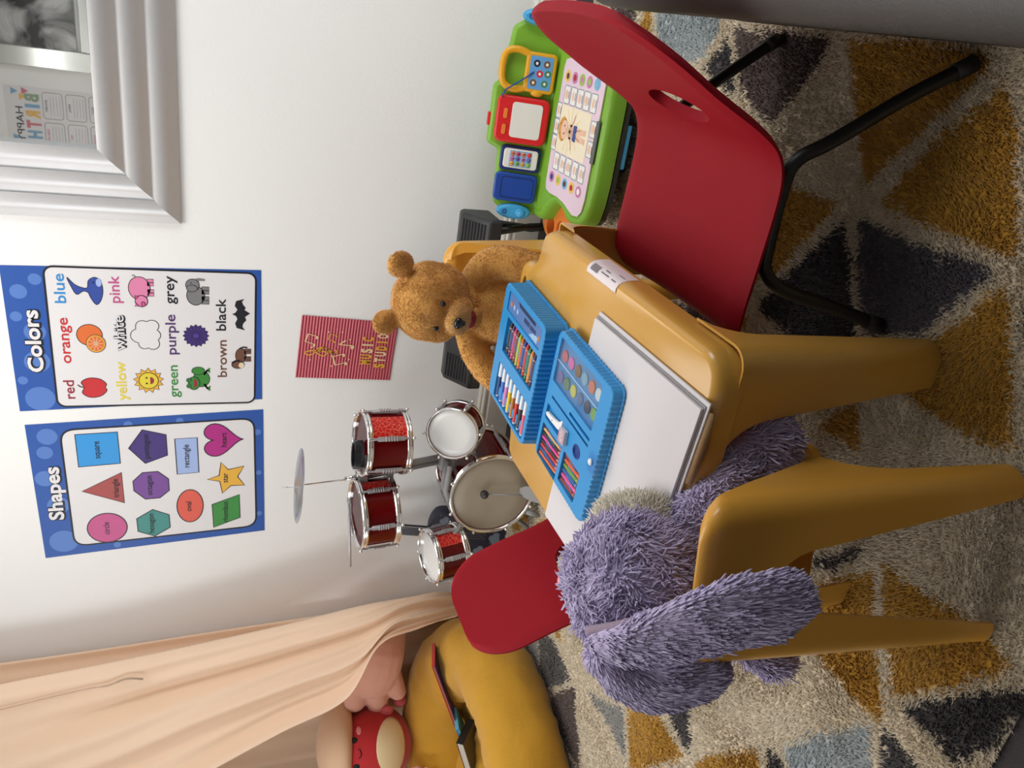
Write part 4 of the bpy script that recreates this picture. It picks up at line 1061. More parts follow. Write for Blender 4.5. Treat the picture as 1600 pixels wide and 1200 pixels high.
for k, (nm, rgb) in enumerate(pcc):
    x = -0.069 - 0.0088 * k; m = col('pencil_' + nm, rgb, 0.4)
    pencil_like('colour_pencil', (x - 0.002, 0.106, 0.4915), (x + 0.004, 0.017, 0.4915), 0.0036, [('barrel', 0, 0.86, m, 1, 1), ('sharpened_tip', 0.86, 0.97, WOOD, 1, 0.45), ('lead', 0.97, 1.0, m, 0.4, 0.15)],
                '%s colour pencil in the tray of the blue case' % nm.replace('_', ' '), 'pencil', 'colour pencils')
psc = [('mauve_red', (160, 70, 90)), ('orange', (216, 96, 62)), ('green', (112, 150, 58)), ('blue', (58, 96, 162)), ('pink', (222, 84, 150)), ('brick', (146, 62, 58))]
for k, (nm, rgb) in enumerate(psc):
    x = -0.0655 - 0.0106 * k; m = col('pastel_' + nm, rgb, 0.75)
    pencil_like('oil_pastel', (x - 0.002, 0.0, 0.4915), (x + 0.003, -0.070, 0.4915), 0.0042, [('body', 0.06, 1, m, 1, 1), ('tip', 0, 0.06, m, 0.6, 1), ('paper_band', 0.85, 0.875, PAPER_BAND, 1.05, 1.05)],
                '%s oil pastel in the near corner of the blue tray' % nm.replace('_', ' '), 'pastel', 'oil pastels')
root = thing('paint_brush', 'thin dark paint brush in a slot of the blue tray', 'brush', tuple(MC @ Vector((0.0005, 0.09, 0.4925))))
A = MC @ Vector((0.0005, 0.088, 0.4935)); B = MC @ Vector((0.0005, -0.050, 0.4935)); E_ = MC @ Vector((0.0005, -0.068, 0.4935))
mb = MB(); mb.tube([A, A.lerp(B, 0.5), B], [0.0012, 0.002, 0.0018], 8); mb.build('handle', CBD, root)
mb = MB(); mb.tube([B, B.lerp(E_, 0.4), E_], [0.0018, 0.0021, 0.0005], 8); mb.build('bristles', BLACK, root)
root = thing('plastic_tweezer', 'white plastic pen tool lying above the pencils in the blue tray', 'pen tool', tuple(MC @ Vector((-0.036, 0.075, 0.494))))
mb = MB(); mb.loft([[(x + s * w, y, z) for s, z in ((-1, 0.4935), (1, 0.4935), (1, 0.4995), (-1, 0.4995))] for x, y, w in ((-0.040, 0.103, 0.002), (-0.040, 0.099, 0.0045), (-0.038, 0.07, 0.0055), (-0.034, 0.046, 0.0075), (-0.027, 0.034, 0.0105), (-0.026, 0.031, 0.0105))], 0, True, True, False, MC)
mb.build('body', CAPW, root, bevel=0.001); mb = MB(); mb.lathe([(0.0016, 0.4998), (0, 0.5002)], 10, 0, MC @ Matrix.Translation((-0.0385, 0.072, 0))); mb.build('rivet', CARD, root)
root = thing('eraser', 'small white eraser with pink printed sleeve in the blue tray', 'eraser', tuple(MC @ Vector((-0.035, 0.0095, 0.4985))))
EM = MC @ Matrix.Translation((-0.034, 0.010, 0)) @ Matrix.Rotation(RAD(6), 4, 'Z')
mb = MB(); mb.box((0, 0, 0.4985 + 0.0045), (0.028, 0.024, 0.009), 0, EM); mb.build('rubber_block', WHITE, root, bevel=0.0012)
PKP = mat('pink_print', srgb(206, 96, 130), 0.5)
mb = MB()
for a, b, w, h in ((-0.006, 0.006, 0.010, 0.004), (0.006, 0.005, 0.008, 0.006), (-0.006, -0.004, 0.008, 0.007), (0.005, -0.005, 0.009, 0.005)): outline(mb, rrect(a - w / 2, a + w / 2, b - h / 2, b + h / 2, 0.001, 2), 0.0012, 0.5078, 0, EM)
outline(mb, rrect(-0.0125, 0.0125, -0.0105, 0.0105, 0.001, 2), 0.001, 0.5078, 0, EM)
mb.build('sleeve_print', PKP, root)

# ------------------------------------------------------------------ activity desk by the wall
GREEN = mat('lime_plastic', srgb(124, 176, 52), 0.4); DKP = mat('dark_grey_plastic', (0.03, 0.032, 0.033), 0.45); GREYP = mat('grey_plastic', srgb(92, 96, 92), 0.4)
ORG = mat('orange_plastic', srgb(226, 124, 50), 0.4); REDP = mat('red_plastic', srgb(212, 36, 40), 0.35); BLUEP = mat('royal_blue_plastic', srgb(24, 70, 158), 0.35); AQUA = mat('aqua_plastic', srgb(62, 160, 212), 0.35)
YP = mat('bright_yellow_plastic', srgb(226, 164, 34), 0.32); CREAMS = mat('cream_screen', srgb(226, 226, 218), 0.3); NAVYP = mat('navy_plastic', srgb(26, 50, 110), 0.4)
root = thing('activity_desk', 'low green toy activity desk with blue, red and yellow panels against the wall', 'activity desk', (-0.262, 2.12, 0))
X0 = -0.262
half = [(0.0, 1.925), (0.10, 1.925), (0.165, 1.932), (0.205, 1.945), (0.228, 1.968), (0.238, 2.0), (0.242, 2.04), (0.240, 2.07), (0.226, 2.10), (0.214, 2.13), (0.212, 2.16), (0.222, 2.19), (0.245, 2.22), (0.272, 2.24), (0.288, 2.27), (0.290, 2.34)]
ol = [(X0 + a, b) for a, b in half] + [(X0 - a, b) for a, b in half[::-1]][:-1]
rings = [[(a, b, z) for a, b in (inset_poly(ol, i) if i else ol)] for i, z in ((0.012, 0.072), (0.0, 0.080), (0.0, 0.112), (0.004, 0.122), (0.012, 0.128), (0.020, 0.129), (0.024, 0.124))]
mb = MB(); mb.loft(rings, 0, True, True, True); mb.build('desk_body', GREEN, root, auto=50)
mb = MB(); mb.loft([[(a, b, z) for a, b in inset_poly(ol, i)] for i, z in ((0.02, 0.055), (0.006, 0.060), (0.006, 0.073))], 0, True, True, False); mb.build('desk_underside', DKP, root)
mb = MB(); mb.box((X0 + 0.0, 1.936, 0.052), (0.115, 0.010, 0.012)); mb.build('drawer_pull', AQUA, root, bevel=0.003)
mb = MB(); mb.box((X0, 1.962, 0.130), (0.112, 0.020, 0.008)); mb.build('paper_clip', GREYP, root, bevel=0.003)
for s in (-1, 1):
    pod = MB(); pr = ell(X0 + s * (0.285 if s < 0 else 0.235), 2.225, 0.075, 0.125 if s < 0 else 0.10, 28)
    pod.loft([[(a, b, z) for a, b in (inset_poly(pr, i) if i else pr)] for i, z in ((0.010, 0.016), (0.0, 0.030), (0.0, 0.070), (0.010, 0.084), (0.014, 0.085))], 0, True, True, True)
    po = pod.build('side_pod', ORG, root, auto=45)
    c = MB(); c.prism(ell(X0 + s * (0.305 if s < 0 else 0.25), 2.262, 0.030, 0.030, 20), 0.035, 0.12); c.prism(ell(X0 + s * (0.300 if s < 0 else 0.25), 2.185, 0.030, 0.030, 20), 0.035, 0.12); bool_cut(po, c)
    for yy in (2.14, 2.31):
        mb = MB(); mb.lathe([(0.018, 0.0015), (0.018, 0.0565), (0.0, 0.0565)], 16, 0, Matrix.Translation((X0 + s * 0.20, yy, 0))); mb.build('desk_leg', DKP, root)
# activity sheet
ML = Matrix.Translation((X0, 2.085, 0.1255))      # local x right, y to the wall
SH = [paper('sheet_pink', (226, 202, 216)), paper('sheet_white', (236, 234, 230)), paper('sheet_cream', (238, 228, 200)), paper('sheet_teal', (70, 130, 136)), paper('sheet_skin', (232, 190, 164)), paper('sheet_hair', (206, 150, 70)), paper('sheet_blue', (44, 74, 142)), paper('sheet_ink', (90, 60, 54)),
      paper('sheet_y', (232, 196, 90)), paper('sheet_g', (160, 190, 90)), paper('sheet_r', (168, 52, 50)), paper('sheet_lb', (120, 180, 214)), paper('sheet_p', (196, 128, 170)), paper('sheet_bar', (110, 140, 190))]
mb = MB()
hw = [(0.0, -0.118), (0.155, -0.118), (0.190, -0.110), (0.208, -0.090), (0.213, -0.055), (0.205, -0.020), (0.195, 0.02), (0.190, 0.07), (0.192, 0.13), (0.186, 0.160), (0.165, 0.168), (0.0, 0.170)]
so = hw + [(-a, b) for a, b in hw[::-1]][1:-1]
mb.prism(so, 0, 0.0035, 0, ML)
z1, z2, z3 = 0.0040, 0.0044, 0.0048
flat(mb, rrect(-0.066, 0.066, -0.070, 0.138, 0.004, 3), z1, 2, ML)
for k in range(14):
    a = 2 * pi * k / 14; band(mb, [(0.0, 0.055), (0.064 * cos(a), 0.055 + 0.075 * sin(a))], 0.0015, z2, 8, ML)
cells = [(-0.094, y) for y in (0.115, 0.069, 0.023, -0.023, -0.069)] + [(0.094, y) for y in (0.115, 0.069, 0.023, -0.023, -0.069)] + [(-0.046, 0.155), (0.0, 0.155), (0.046, 0.155), (-0.023, -0.093), (0.030, -0.093)]
for i, (x, y) in enumerate(cells):
    r = rrect(x - 0.024, x + 0.024, y - 0.019, y + 0.019, 0.004, 3) if abs(x) > 0.06 else rrect(x - 0.021, x + 0.021, y - 0.016, y + 0.016, 0.003, 3)
    flat(mb, r, z1, 1, ML); outline(mb, r, 0.0016, z2, 3, ML)
    flat(mb, ell(x, y + 0.003, 0.013, 0.0065 + 0.002 * (i % 3), 10), z2, 4, ML); band(mb, [(x - 0.010, y - 0.0125), (x + 0.010, y - 0.0125)], 0.0028, z2, 7, ML)
for s in (-1, 1):
    for j, (y, c) in enumerate(((0.130, 12), (0.080, 8), (0.030, 11), (-0.020, 8), (-0.070, 12))):
        c2 = (6, 9, 7, 10, 1)[j] if s < 0 else (7, 10, 12, 9, 11)[j]
        flat(mb, ell(s * 0.143, y, 0.016, 0.019, 16), z1, c if s < 0 else (8, 12, 9, 12, 11)[j], ML); flat(mb, ell(s * 0.143, y, 0.009, 0.010, 10), z2, c2, ML)
# the child on the sheet
flat(mb, [(-0.020, 0.062), (0.020, 0.062), (0.018, -0.045), (0.004, -0.045), (0, 0.005), (-0.004, -0.045), (-0.018, -0.045)], z2, 4, ML)
for s in (-1, 1): band(mb, [(s * 0.014, 0.052), (s * 0.030, 0.036), (s * 0.048, 0.030)], 0.009, z2, 4, ML); flat(mb, ell(s * 0.012, -0.049, 0.009, 0.006, 8), z2, 4, ML)
flat(mb, [(-0.021, 0.030), (0.021, 0.030), (0.022, 0.008), (0.002, 0.008), (0, 0.016), (-0.002, 0.008), (-0.022, 0.008)], z3, 6, ML)
flat(mb, ell(0, 0.104, 0.034, 0.032, 18), z2, 5, ML); flat(mb, ell(0, 0.092, 0.027, 0.025, 18), z3, 4, ML)
for s in (-1, 1): flat(mb, ell(s * 0.011, 0.093, 0.003, 0.004, 8), z3 + 0.0003, 7, ML)
band(mb, [(-0.008, 0.080), (0, 0.077), (0.008, 0.080)], 0.002, z3 + 0.0003, 10, ML)
band(mb, [(-0.06, 0.1795), (0.055, 0.1795)], 0.006, 0.0015, 13, ML)
mb.build('activity_sheet', SH, root)
# upright panel with the modules
MPN = Matrix(((1, 0, 0, X0), (0, 0.284, -0.959, 2.315), (0, 0.959, 0.284, 0.128), (0, 0, 0, 1)))    # x, up the panel, out of the panel
def pad3(name, x0, x1, s0, s1, n0, n1, r, m, parent, bev=0.006, poly=None):
    mb = MB(); mb.prism(poly or rrect(x0, x1, s0, s1, r, 5), n0, n1, 0, MPN); return mb.build(name, m, parent, bevel=bev, bseg=3)
bp = [(-0.29, -0.03), (0.29, -0.03), (0.295, 0.06), (0.275, 0.105), (0.25, 0.14), (0.10, 0.158), (0.085, 0.178), (-0.085, 0.178), (-0.10, 0.140), (-0.26, 0.135), (-0.29, 0.10)]
pad3('back_panel', 0, 0, 0, 0, -0.050, -0.004, 0, GREEN, root, 0.012, bp)
rs = pad3('screen_frame', -0.074, 0.062, 0.0, 0.160, -0.004, 0.022, 0.022, REDP, root, 0.007)
pad3('screen', -0.056, 0.046, 0.022, 0.114, 0.0215, 0.0235, 0.010, CREAMS, rs, 0.0008)
for a in (-0.036, 0.010): pad3('screen_button', a - 0.015, a + 0.015, 0.126, 0.138, 0.020, 0.0255, 0.005, ORG, rs, 0.0015)
mb = MB(); mb.tube([MPN @ Vector((0.055, 0.148, 0.02)), MPN @ Vector((0.060, 0.150, 0.026)), MPN @ Vector((0.078, 0.140, 0.030)), MPN @ Vector((0.10, 0.110, 0.028)), MPN @ Vector((0.122, 0.082, 0.026)), MPN @ Vector((0.135, 0.066, 0.022))], 0.0022, 8); mb.build('stylus_cord', BLUEP, rs)
pad3('panel_button', -0.035, 0.004, 0.172, 0.184, -0.030, -0.008, 0.004, REDP, root, 0.003)
ph = pad3('phone_holder', -0.158, -0.082, 0.004, 0.130, -0.004, 0.008, 0.012, NAVYP, root, 0.004)
pp = pad3('toy_phone', -0.148, -0.090, 0.014, 0.120, 0.007, 0.016, 0.009, CREAMS, ph, 0.003)
pad3('phone_screen', -0.143, -0.095, 0.034, 0.102, 0.0155, 0.0170, 0.003, mat('phone_blue', srgb(140, 180, 222), 0.3), pp, 0.0004)
kc = [YP, REDP, mat('key_pink', srgb(206, 110, 170), 0.4), GREEN, ORG, mat('key_violet', srgb(90, 90, 160), 0.4)]
k = 0
mb = MB()
DIG = '123456789'
for r in range(4):
    for c in range(3):
        mb.lathe([(0.0066, 0.0168), (0.0066, 0.0185), (0, 0.0190)], 14, (r * 3 + c * 2) % 6, MPN @ Matrix.Translation((-0.134 + 0.015 * c, 0.093 - 0.017 * r, 0)))
        if r < 3: mb.text(DIG[r * 3 + c], -0.134 + 0.015 * c, 0.0895 - 0.017 * r, 0.007, 0, 0.0192, 6, MPN, None, 0.03)
mb.build('phone_keys', kc + [NAVYP], pp)
wp = [(-0.252 + 0.0 , 0.010)]
scal = rrect(-0.252, -0.164, 0.004, 0.138, 0.016, 5)
bb = pad3('blue_board', 0, 0, 0, 0, -0.004, 0.014, 0, BLUEP, root, 0.005, scal)
c = MB(); c.prism(rrect(-0.240, -0.176, 0.016, 0.118, 0.008, 4), 0.0115, 0.03, 0, MPN); 
outl = MB(); 
mb = MB(); outline(mb, rrect(-0.240, -0.176, 0.016, 0.116, 0.010, 5), 0.003, 0.0150, 0, MPN); mb.build('board_groove', NAVYP, bb)
for s, nm in ((-1, 'roller_knob'), (1, 'roller_knob')):
    pl = [(s * 0.282 + a, 0.066 + b) for a, b in ell(0, 0, 0.0235, 0.055, 24)]
    kb = pad3(nm, 0, 0, 0, 0, -0.006, 0.022, 0, AQUA, root, 0.010, pl)
    mb = MB(); mb.lathe([(0.0150, 0.0215), (0.0150, 0.0245), (0.012, 0.0265), (0, 0.0275)], 22, 0, MPN @ Matrix.Translation((s * 0.282, 0.045, 0))); mb.build('knob_disc', AQUA, kb)
    mb = MB(); mb.lathe([(0.0075, 0.0212), (0.0070, 0.0240), (0.0045, 0.0240), (0.0035, 0.0215), (0, 0.0215)], 18, 0, MPN @ Matrix.Translation((s * 0.282, 0.095, 0))); mb.build('knob_dial', BLUEP, kb)
yb = pad3('yellow_handset', 0.078, 0.190, 0.0, 0.092, -0.004, 0.020, 0.014, YP, root, 0.006)
hp = [Vector((0.090, 0.080, 0.010)), Vector((0.080, 0.115, 0.012)), Vector((0.088, 0.145, 0.012)), Vector((0.112, 0.158, 0.012)), Vector((0.160, 0.158, 0.012)), Vector((0.184, 0.145, 0.012)), Vector((0.190, 0.115, 0.012)), Vector((0.180, 0.080, 0.010))]
mb = MB(); mb.tube([MPN @ p for p in spline(hp, 5)], 0.010, 12); mb.build('handset_handle', YP, yb)
pad3('handset_face', 0.088, 0.180, 0.012, 0.080, 0.0195, 0.0210, 0.004, mat('handset_blue', srgb(100, 160, 214), 0.35), yb, 0.0004)
mb = MB()
ic = [paper('icon_navy', (40, 44, 60)), paper('icon_red', (206, 40, 60)), paper('icon_green', (70, 130, 80)), paper('icon_brown', (120, 84, 60)), paper('icon_white', (232, 232, 228))]
for j, (a, b, c_) in enumerate(((0.106, 0.064, 3), (0.106, 0.030, 2), (0.132, 0.048, 1), (0.134, 0.024, 2), (0.160, 0.060, 0), (0.160, 0.030, 3))):
    flat(mb, ell(a, b, 0.010, 0.010, 14), 0.0213, c_, MPN); flat(mb, ell(a, b, 0.0045, 0.004, 8), 0.0216, 4, MPN)
mb.build('handset_icons', ic, yb)
mb = MB(); mb.ball((0, 0, 0), (0.012, 0.020, 0.012), 14, 10, 0, MPN @ Matrix.Translation((0.078, 0.048, 0.010))); mb.build('handset_clip', YP, yb)
# ------------------------------------------------------------------ toy drum kit
CHROME = mat('chrome', (0.80, 0.80, 0.80), 0.10, metal=1.0); GREYD = mat('grey_drum_plastic', srgb(150, 150, 150), 0.4); LUGP = mat('lug_plastic', srgb(176, 174, 178), 0.3, metal=0.3)
REDS = mat('red_shell', srgb(132, 10, 16), 0.22, coat=0.4); HEADW = mat('white_drum_head', (0.76, 0.76, 0.75), 0.3); HEADT = mat('tan_drum_head', srgb(168, 156, 138), 0.45); HEADC = clear_mat('clear_drum_head', (0.9, 0.9, 0.9), 0.25)
# glittering foil panel: red with a starburst print
FOIL = bpy.data.materials.new('red_foil'); FOIL.use_nodes = True
nt = FOIL.node_tree; b = nt.nodes['Principled BSDF']; b.inputs['Metallic'].default_value = 0.35; b.inputs['Roughness'].default_value = 0.35
tc = nt.nodes.new('ShaderNodeTexCoord'); vo = nt.nodes.new('ShaderNodeTexVoronoi'); vo.feature = 'DISTANCE_TO_EDGE'; vo.inputs['Scale'].default_value = 75
rp = nt.nodes.new('ShaderNodeValToRGB'); rp.color_ramp.elements[0].position = 0.02; rp.color_ramp.elements[0].color = (*srgb(250, 120, 100), 1); rp.color_ramp.elements[1].position = 0.10; rp.color_ramp.elements[1].color = (*srgb(196, 16, 22), 1)
e = rp.color_ramp.elements.new(0.3); e.color = (*srgb(226, 34, 34), 1)
nt.links.new(tc.outputs['Object'], vo.inputs['Vector']); nt.links.new(vo.outputs['Distance'], rp.inputs[0]); nt.links.new(rp.outputs[0], b.inputs['Base Color'])

def frame_to(n, up=(0, 0, 1)):
    n = Vector(n).normalized(); u = Vector(up); x = u.cross(n)
    if x.length < 1e-4: x = Vector((1, 0, 0))
    x.normalize(); y = n.cross(x)
    return Matrix((x, y, n)).transposed().to_4x4()
kit = thing('drum_kit', 'red and chrome toy drum kit with a cymbal in front of the wall', 'drum kit', (-1.48, 2.2, 0))
def drum(name, face, n, r, depth, head, lugs=6, foil=None, roll=0.0, label=None):
    """face = centre of the struck side, n = outward axis"""
    M = Matrix.Translation(face) @ frame_to(n) @ Matrix.Rotation(roll, 4, 'Z')
    m = MB(); m.lathe([(r * 0.95, -depth), (r * 0.95, -0.004), (r * 0.93, -0.004), (r * 0.93, -depth)], 48, 0, M, cap=False)
    m.loft([[M @ Vector((r * 0.95 * cos(2 * pi * k / 48), r * 0.95 * sin(2 * pi * k / 48), z)) for k in range(48)] for z in (-depth, -0.004)], 0, True, False, True)
    d = m.build(name, REDS, kit, auto=40)
    if label: d['label'] = label
    hd = MB(); hd.lathe([(r * 0.93, -0.006), (r * 0.92, -0.003), (r * 0.6, -0.0035), (0, -0.004)], 48, 0, M, cap=False); hd.build('drum_head', head, d)
    for z in (-0.006, -depth + 0.006):
        m = MB(); pr = [(r * 0.94, z - 0.008), (r * 1.01, z - 0.008), (r * 1.025, z - 0.004), (r * 1.0, z), (r * 1.03, z + 0.004), (r * 1.01, z + 0.010), (r * 0.975, z + 0.0115), (r * 0.945, z + 0.009), (r * 0.94, z - 0.008)]
        m.lathe(pr, 48, 0, M, cap=False); m.build('hoop', CHROME, d, auto=60)
    if foil:
        a0, a1 = foil; m = MB(); k = 14
        m.loft([[M @ Vector((r * 0.957 * cos(RAD(a0 + (a1 - a0) * j / k)), r * 0.957 * sin(RAD(a0 + (a1 - a0) * j / k)), z)) for j in range(k + 1)] for z in (-depth + 0.012, -0.014)], 0, False, False, True)
        m.build('foil_panel', FOIL, d)
    for j in range(lugs):
        a = 2 * pi * (j + 0.35) / lugs; L = M @ Matrix.Rotation(a, 4, 'Z') @ Matrix.Translation((r * 0.985, 0, 0))
        m = MB(); m.box((0.004, 0, -depth / 2), (0.008, 0.014, depth * 0.62), 0, L)
        for q in range(5): m.box((0.009, 0, -depth / 2 + depth * 0.062 * (q - 2)), (0.006, 0.017, depth * 0.032), 0, L)
        m.box((0.006, 0, -depth / 2), (0.006, 0.007, depth * 0.98), 0, L)
        lg = m.build('lug', LUGP, d, bevel=0.001, bseg=1)
        for z in (0.002, -depth - 0.002):
            m = MB(); m.ball((0.010, 0, z), 0.0058, 10, 6, 0, L); m.build('lug_screw', CHROME, lg)
    return d, M
bass, MBs = drum('bass_drum', (-1.492, 2.13, 0.192), (0.06, -1, 0.05), 0.150, 0.24, HEADT, 8, None, RAD(10), 'red bass drum with tan head lying on its side')
drum('tom', (-1.250, 2.150, 0.360), (0.16, -0.82, 0.50), 0.087, 0.105, HEADW, 6, None, RAD(15), 'small tom with white head tilted at the viewer')
rt, MRt = drum('tom', (-1.302, 2.20, 0.647), (0.03, -0.06, 1), 0.107, 0.142, HEADC, 6, (-98, -52), RAD(18), 'upper tom with sparkling front, on the right of the post')
lt, MLt = drum('tom', (-1.556, 2.17, 0.650), (-0.04, -0.06, 1), 0.116, 0.122, HEADC, 6, (30, 50), RAD(-8), 'upper tom on the left of the post under the drumstick')
drum('tom', (-1.716, 2.11, 0.398), (-0.06, -0.16, 1), 0.094, 0.115, HEADW, 6, (-12, 30), RAD(-4), 'low side tom with white head')
m = MB()
m.tube([(-1.372, 2.215, 0.335), (-1.400, 2.215, 0.50), (-1.424, 2.21, 0.655)], 0.0105, 12); m.tube([(-1.396, 2.225, 0.335), (-1.426, 2.225, 0.50), (-1.448, 2.22, 0.655)], 0.0105, 12)
m.build('post', GREYD, kit)
for c, s in (((-1.430, 2.215, 0.632), (0.12, 0.05, 0.032)), ((-1.420, 2.22, 0.540), (0.11, 0.045, 0.022))):
    m = MB(); m.box(c, s); m.build('clamp', GREYD, kit, bevel=0.004)
m = MB(); m.box((-1.385, 2.215, 0.345), (0.075, 0.05, 0.055)); m.build('bracket', GREYD, kit, bevel=0.006)
for yy in (2.150, 2.185):
    m = MB(); m.tube([(-1.375, yy, 0.352), (-1.47, yy - 0.005, 0.358), (-1.566, yy - 0.012, 0.318)], 0.0095, 12); m.build('bracket_arm', GREYD, kit)
m = MB(); m.tube([(-1.600, 2.12, 0.292), (-1.625, 2.11, 0.315), (-1.635, 2.11, 0.33)], 0.008, 10); m.build('side_arm', GREYD, kit)
m = MB(); m.tube([(-1.2600, 2.205, 0.272), (-1.30, 2.20, 0.24), (-1.35, 2.19, 0.268)], 0.009, 10); m.build('tom_arm', GREYD, kit)
m = MB(); m.tube([(-1.436, 2.213, 0.64), (-1.442, 2.21, 0.690)], 0.008, 12); m.build('rod_socket', CHROME, kit)
m = MB(); m.tube([(-1.442, 2.21, 0.66), (-1.452, 2.205, 0.83), (-1.4545, 2.203, 0.868), (-1.456, 2.203, 0.876), (-1.455, 2.20, 0.888)], 0.0026, 8); m.build('cymbal_rod', CHROME, kit)
m = MB(); CM = Matrix.Translation((-1.4525, 2.204, 0.842)) @ Matrix.Rotation(RAD(5), 4, 'Y') @ Matrix.Rotation(RAD(-1.5), 4, 'X')
m.lathe([(0.002, 0.0100), (0.014, 0.0090), (0.030, 0.0040), (0.036, 0.0030), (0.075, 0.0), (0.121, -0.004), (0.122, -0.005), (0.121, -0.0055), (0.075, -0.0012), (0.036, 0.0018), (0.014, 0.0080), (0.002, 0.009)], 48, 0, CM, cap=True)
m.build('cymbal', mat('brushed_steel', (0.46, 0.47, 0.50), 0.26, metal=1.0), kit, auto=60)
m = MB(); m.tube([(-1.475, 2.085, 0.075), (-1.476, 2.105, 0.15), (-1.474, 2.118, 0.224)], 0.0032, 8); m.build('beater_rod', GREYD, kit)
m = MB(); m.lathe([(0.0, -0.012), (0.011, -0.011), (0.0145, -0.005), (0.0145, 0.005), (0.011, 0.011), (0, 0.012)], 16, 0, Matrix.Translation((-1.474, 2.112, 0.228)) @ Matrix.Rotation(RAD(90), 4, 'X')); m.build('beater', DKP, kit)
m = MB(); pth = [(2.105, 0.098, 0.010), (2.085, 0.088, 0.024), (2.05, 0.066, 0.030), (2.01, 0.044, 0.029), (1.975, 0.026, 0.022)]
m.loft([[(-1.462 + (2.105 - y) * 0.30 + s * w, y, z + t) for s, t in ((-1, 0), (1, 0), (1, 0.006), (-1, 0.006))] for y, z, w in pth], 0, True, True, False); m.build('pedal_plate', GREYD, kit, bevel=0.002)
m = MB(); m.loft([[(-1.462 + (2.105 - y) * 0.30 + s * w, y, z) for s, z in ((-1, 0.016), (1, 0.016), (1, 0.026), (-1, 0.026))] for y, w in ((2.12, 0.03), (2.04, 0.024), (1.968, 0.026))], 0, True, True, False); m.build('pedal_base', DKP, kit, bevel=0.003)
for s in (-1, 1):
    m = MB(); m.tube([(-1.49 + s * 0.125, 2.20, 0.10), (-1.49 + s * 0.165, 2.185, 0.045), (-1.49 + s * 0.185, 2.17, 0.012)], 0.009, 10); m.build('drum_leg', GREYD, kit)
    m = MB(); m.tube([(-1.49 + s * 0.075, 2.12, 0.055), (-1.49 + s * 0.085, 2.105, 0.014)], 0.011, 10); m.build('drum_foot', GREYD, kit)

root = thing('drumstick', 'thin silver drumstick lying across the upper left drum', 'drumstick', (-1.60, 2.16, 0.67))
A = Vector((-1.490, 2.165, 0.680)); B = Vector((-1.765, 2.155, 0.662))
m = MB(); m.tube([A.lerp(B, t) for t in (0.06, 0.3, 0.7, 0.99, 1.0)], [0.0036, 0.0046, 0.0048, 0.005, 0.003], 10); m.build('shaft', LUGP, root)
m = MB(); m.tube([A.lerp(B, t) for t in (0, 0.015, 0.045, 0.08)], [0.003, 0.0075, 0.0068, 0.0036], 12); m.build('tip', LUGP, root)
PLB = mat('glossy_black_plastic', (0.012, 0.012, 0.014), 0.22)
root = thing('toy_tambourine', 'glossy black tambourine loop lying on the right upper drum', 'tambourine', (-1.32, 2.17, 0.66))
m = MB(); lp = spline([(-1.372, 2.155, 0.653), (-1.340, 2.132, 0.653), (-1.292, 2.138, 0.653), (-1.274, 2.165, 0.653), (-1.292, 2.196, 0.653), (-1.340, 2.204, 0.653), (-1.374, 2.185, 0.653)], 5, True)
m.loft([[p + Vector((0, 0, z)) + (p - Vector((-1.323, 2.168, 0.653))).normalized() * d for p in lp] for z, d in ((-0.006, 0), (0.022, 0), (0.024, -0.004), (0.022, -0.009), (-0.006, -0.009), (-0.006, 0))], 0, True, False, True); m.build('ring', PLB, root, auto=40)
m = MB(); m.box((-1.323, 2.168, 0.657), (0.010, 0.066, 0.016)); m.build('crossbar', PLB, root, bevel=0.003)
for t in (-1, 1):
    m = MB(); m.lathe([(0.009, -0.003), (0.009, 0.003), (0, 0.004)], 14, 0, Matrix.Translation((-1.325 + t * 0.022, 2.146, 0.661)) @ Matrix.Rotation(RAD(80), 4, 'X')); m.build('jingle', CHROME, root)

# ------------------------------------------------------------------ navy toy guitar leaning on the wall
NAVY = mat('navy_cloud_print', srgb(30, 32, 52), 0.4); CLOUD = mat('cloud_print', srgb(104, 116, 130), 0.5); STARP = mat('star_print', srgb(176, 172, 164), 0.5); FRET = mat('fretboard', srgb(22, 28, 48), 0.35)
root = thing('toy_guitar', 'navy toy guitar with grey clouds and stars leaning behind the drum kit', 'guitar', (-1.85, 2.35, 0))
GM = Matrix.Translation((-1.852, 2.355, 0.006)) @ Matrix.Rotation(RAD(2), 4, 'Y') @ Matrix.Rotation(RAD(90 - 12), 4, 'X')      # local x right, y along the neck, z out of the front
go = [tuple(p)[:2] for p in spline([(0, 0, 0), (0.07, 0.010, 0), (0.122, 0.055, 0), (0.128, 0.11, 0), (0.100, 0.165, 0), (0.082, 0.20, 0), (0.090, 0.245, 0), (0.080, 0.29, 0), (0.030, 0.312, 0), (-0.030, 0.312, 0), (-0.080, 0.29, 0), (-0.090, 0.245, 0), (-0.082, 0.20, 0), (-0.100, 0.165, 0), (-0.128, 0.11, 0), (-0.122, 0.055, 0), (-0.07, 0.010, 0)], 4, True)]
m = MB(); m.loft([[(a, b_, z) for a, b_ in (inset_poly(go, i) if i else go)] for i, z in ((0.006, -0.055), (0, -0.050), (0, -0.004), (0.003, 0.0))], 0, True, True, True, GM); gb = m.build('guitar_body', NAVY, root, auto=40)
m = MB()
for cx, cy, s in ((0.055, 0.105, 1.0), (0.095, 0.045, 0.9), (-0.02, 0.045, 1.0), (-0.085, 0.10, 0.9), (0.045, 0.255, 0.8), (-0.055, 0.26, 0.8)):
    for dx, dy, r in ((0, 0, 0.020), (0.020, -0.004, 0.014), (-0.020, -0.005, 0.014), (0.006, 0.012, 0.014)):
        flat(m, [(a, b_) for a, b_ in ell(cx + dx * s, cy + dy * s, r * s, r * s, 14)], 0.0008 + 0.0001 * abs(dx) * 100, 0, GM)
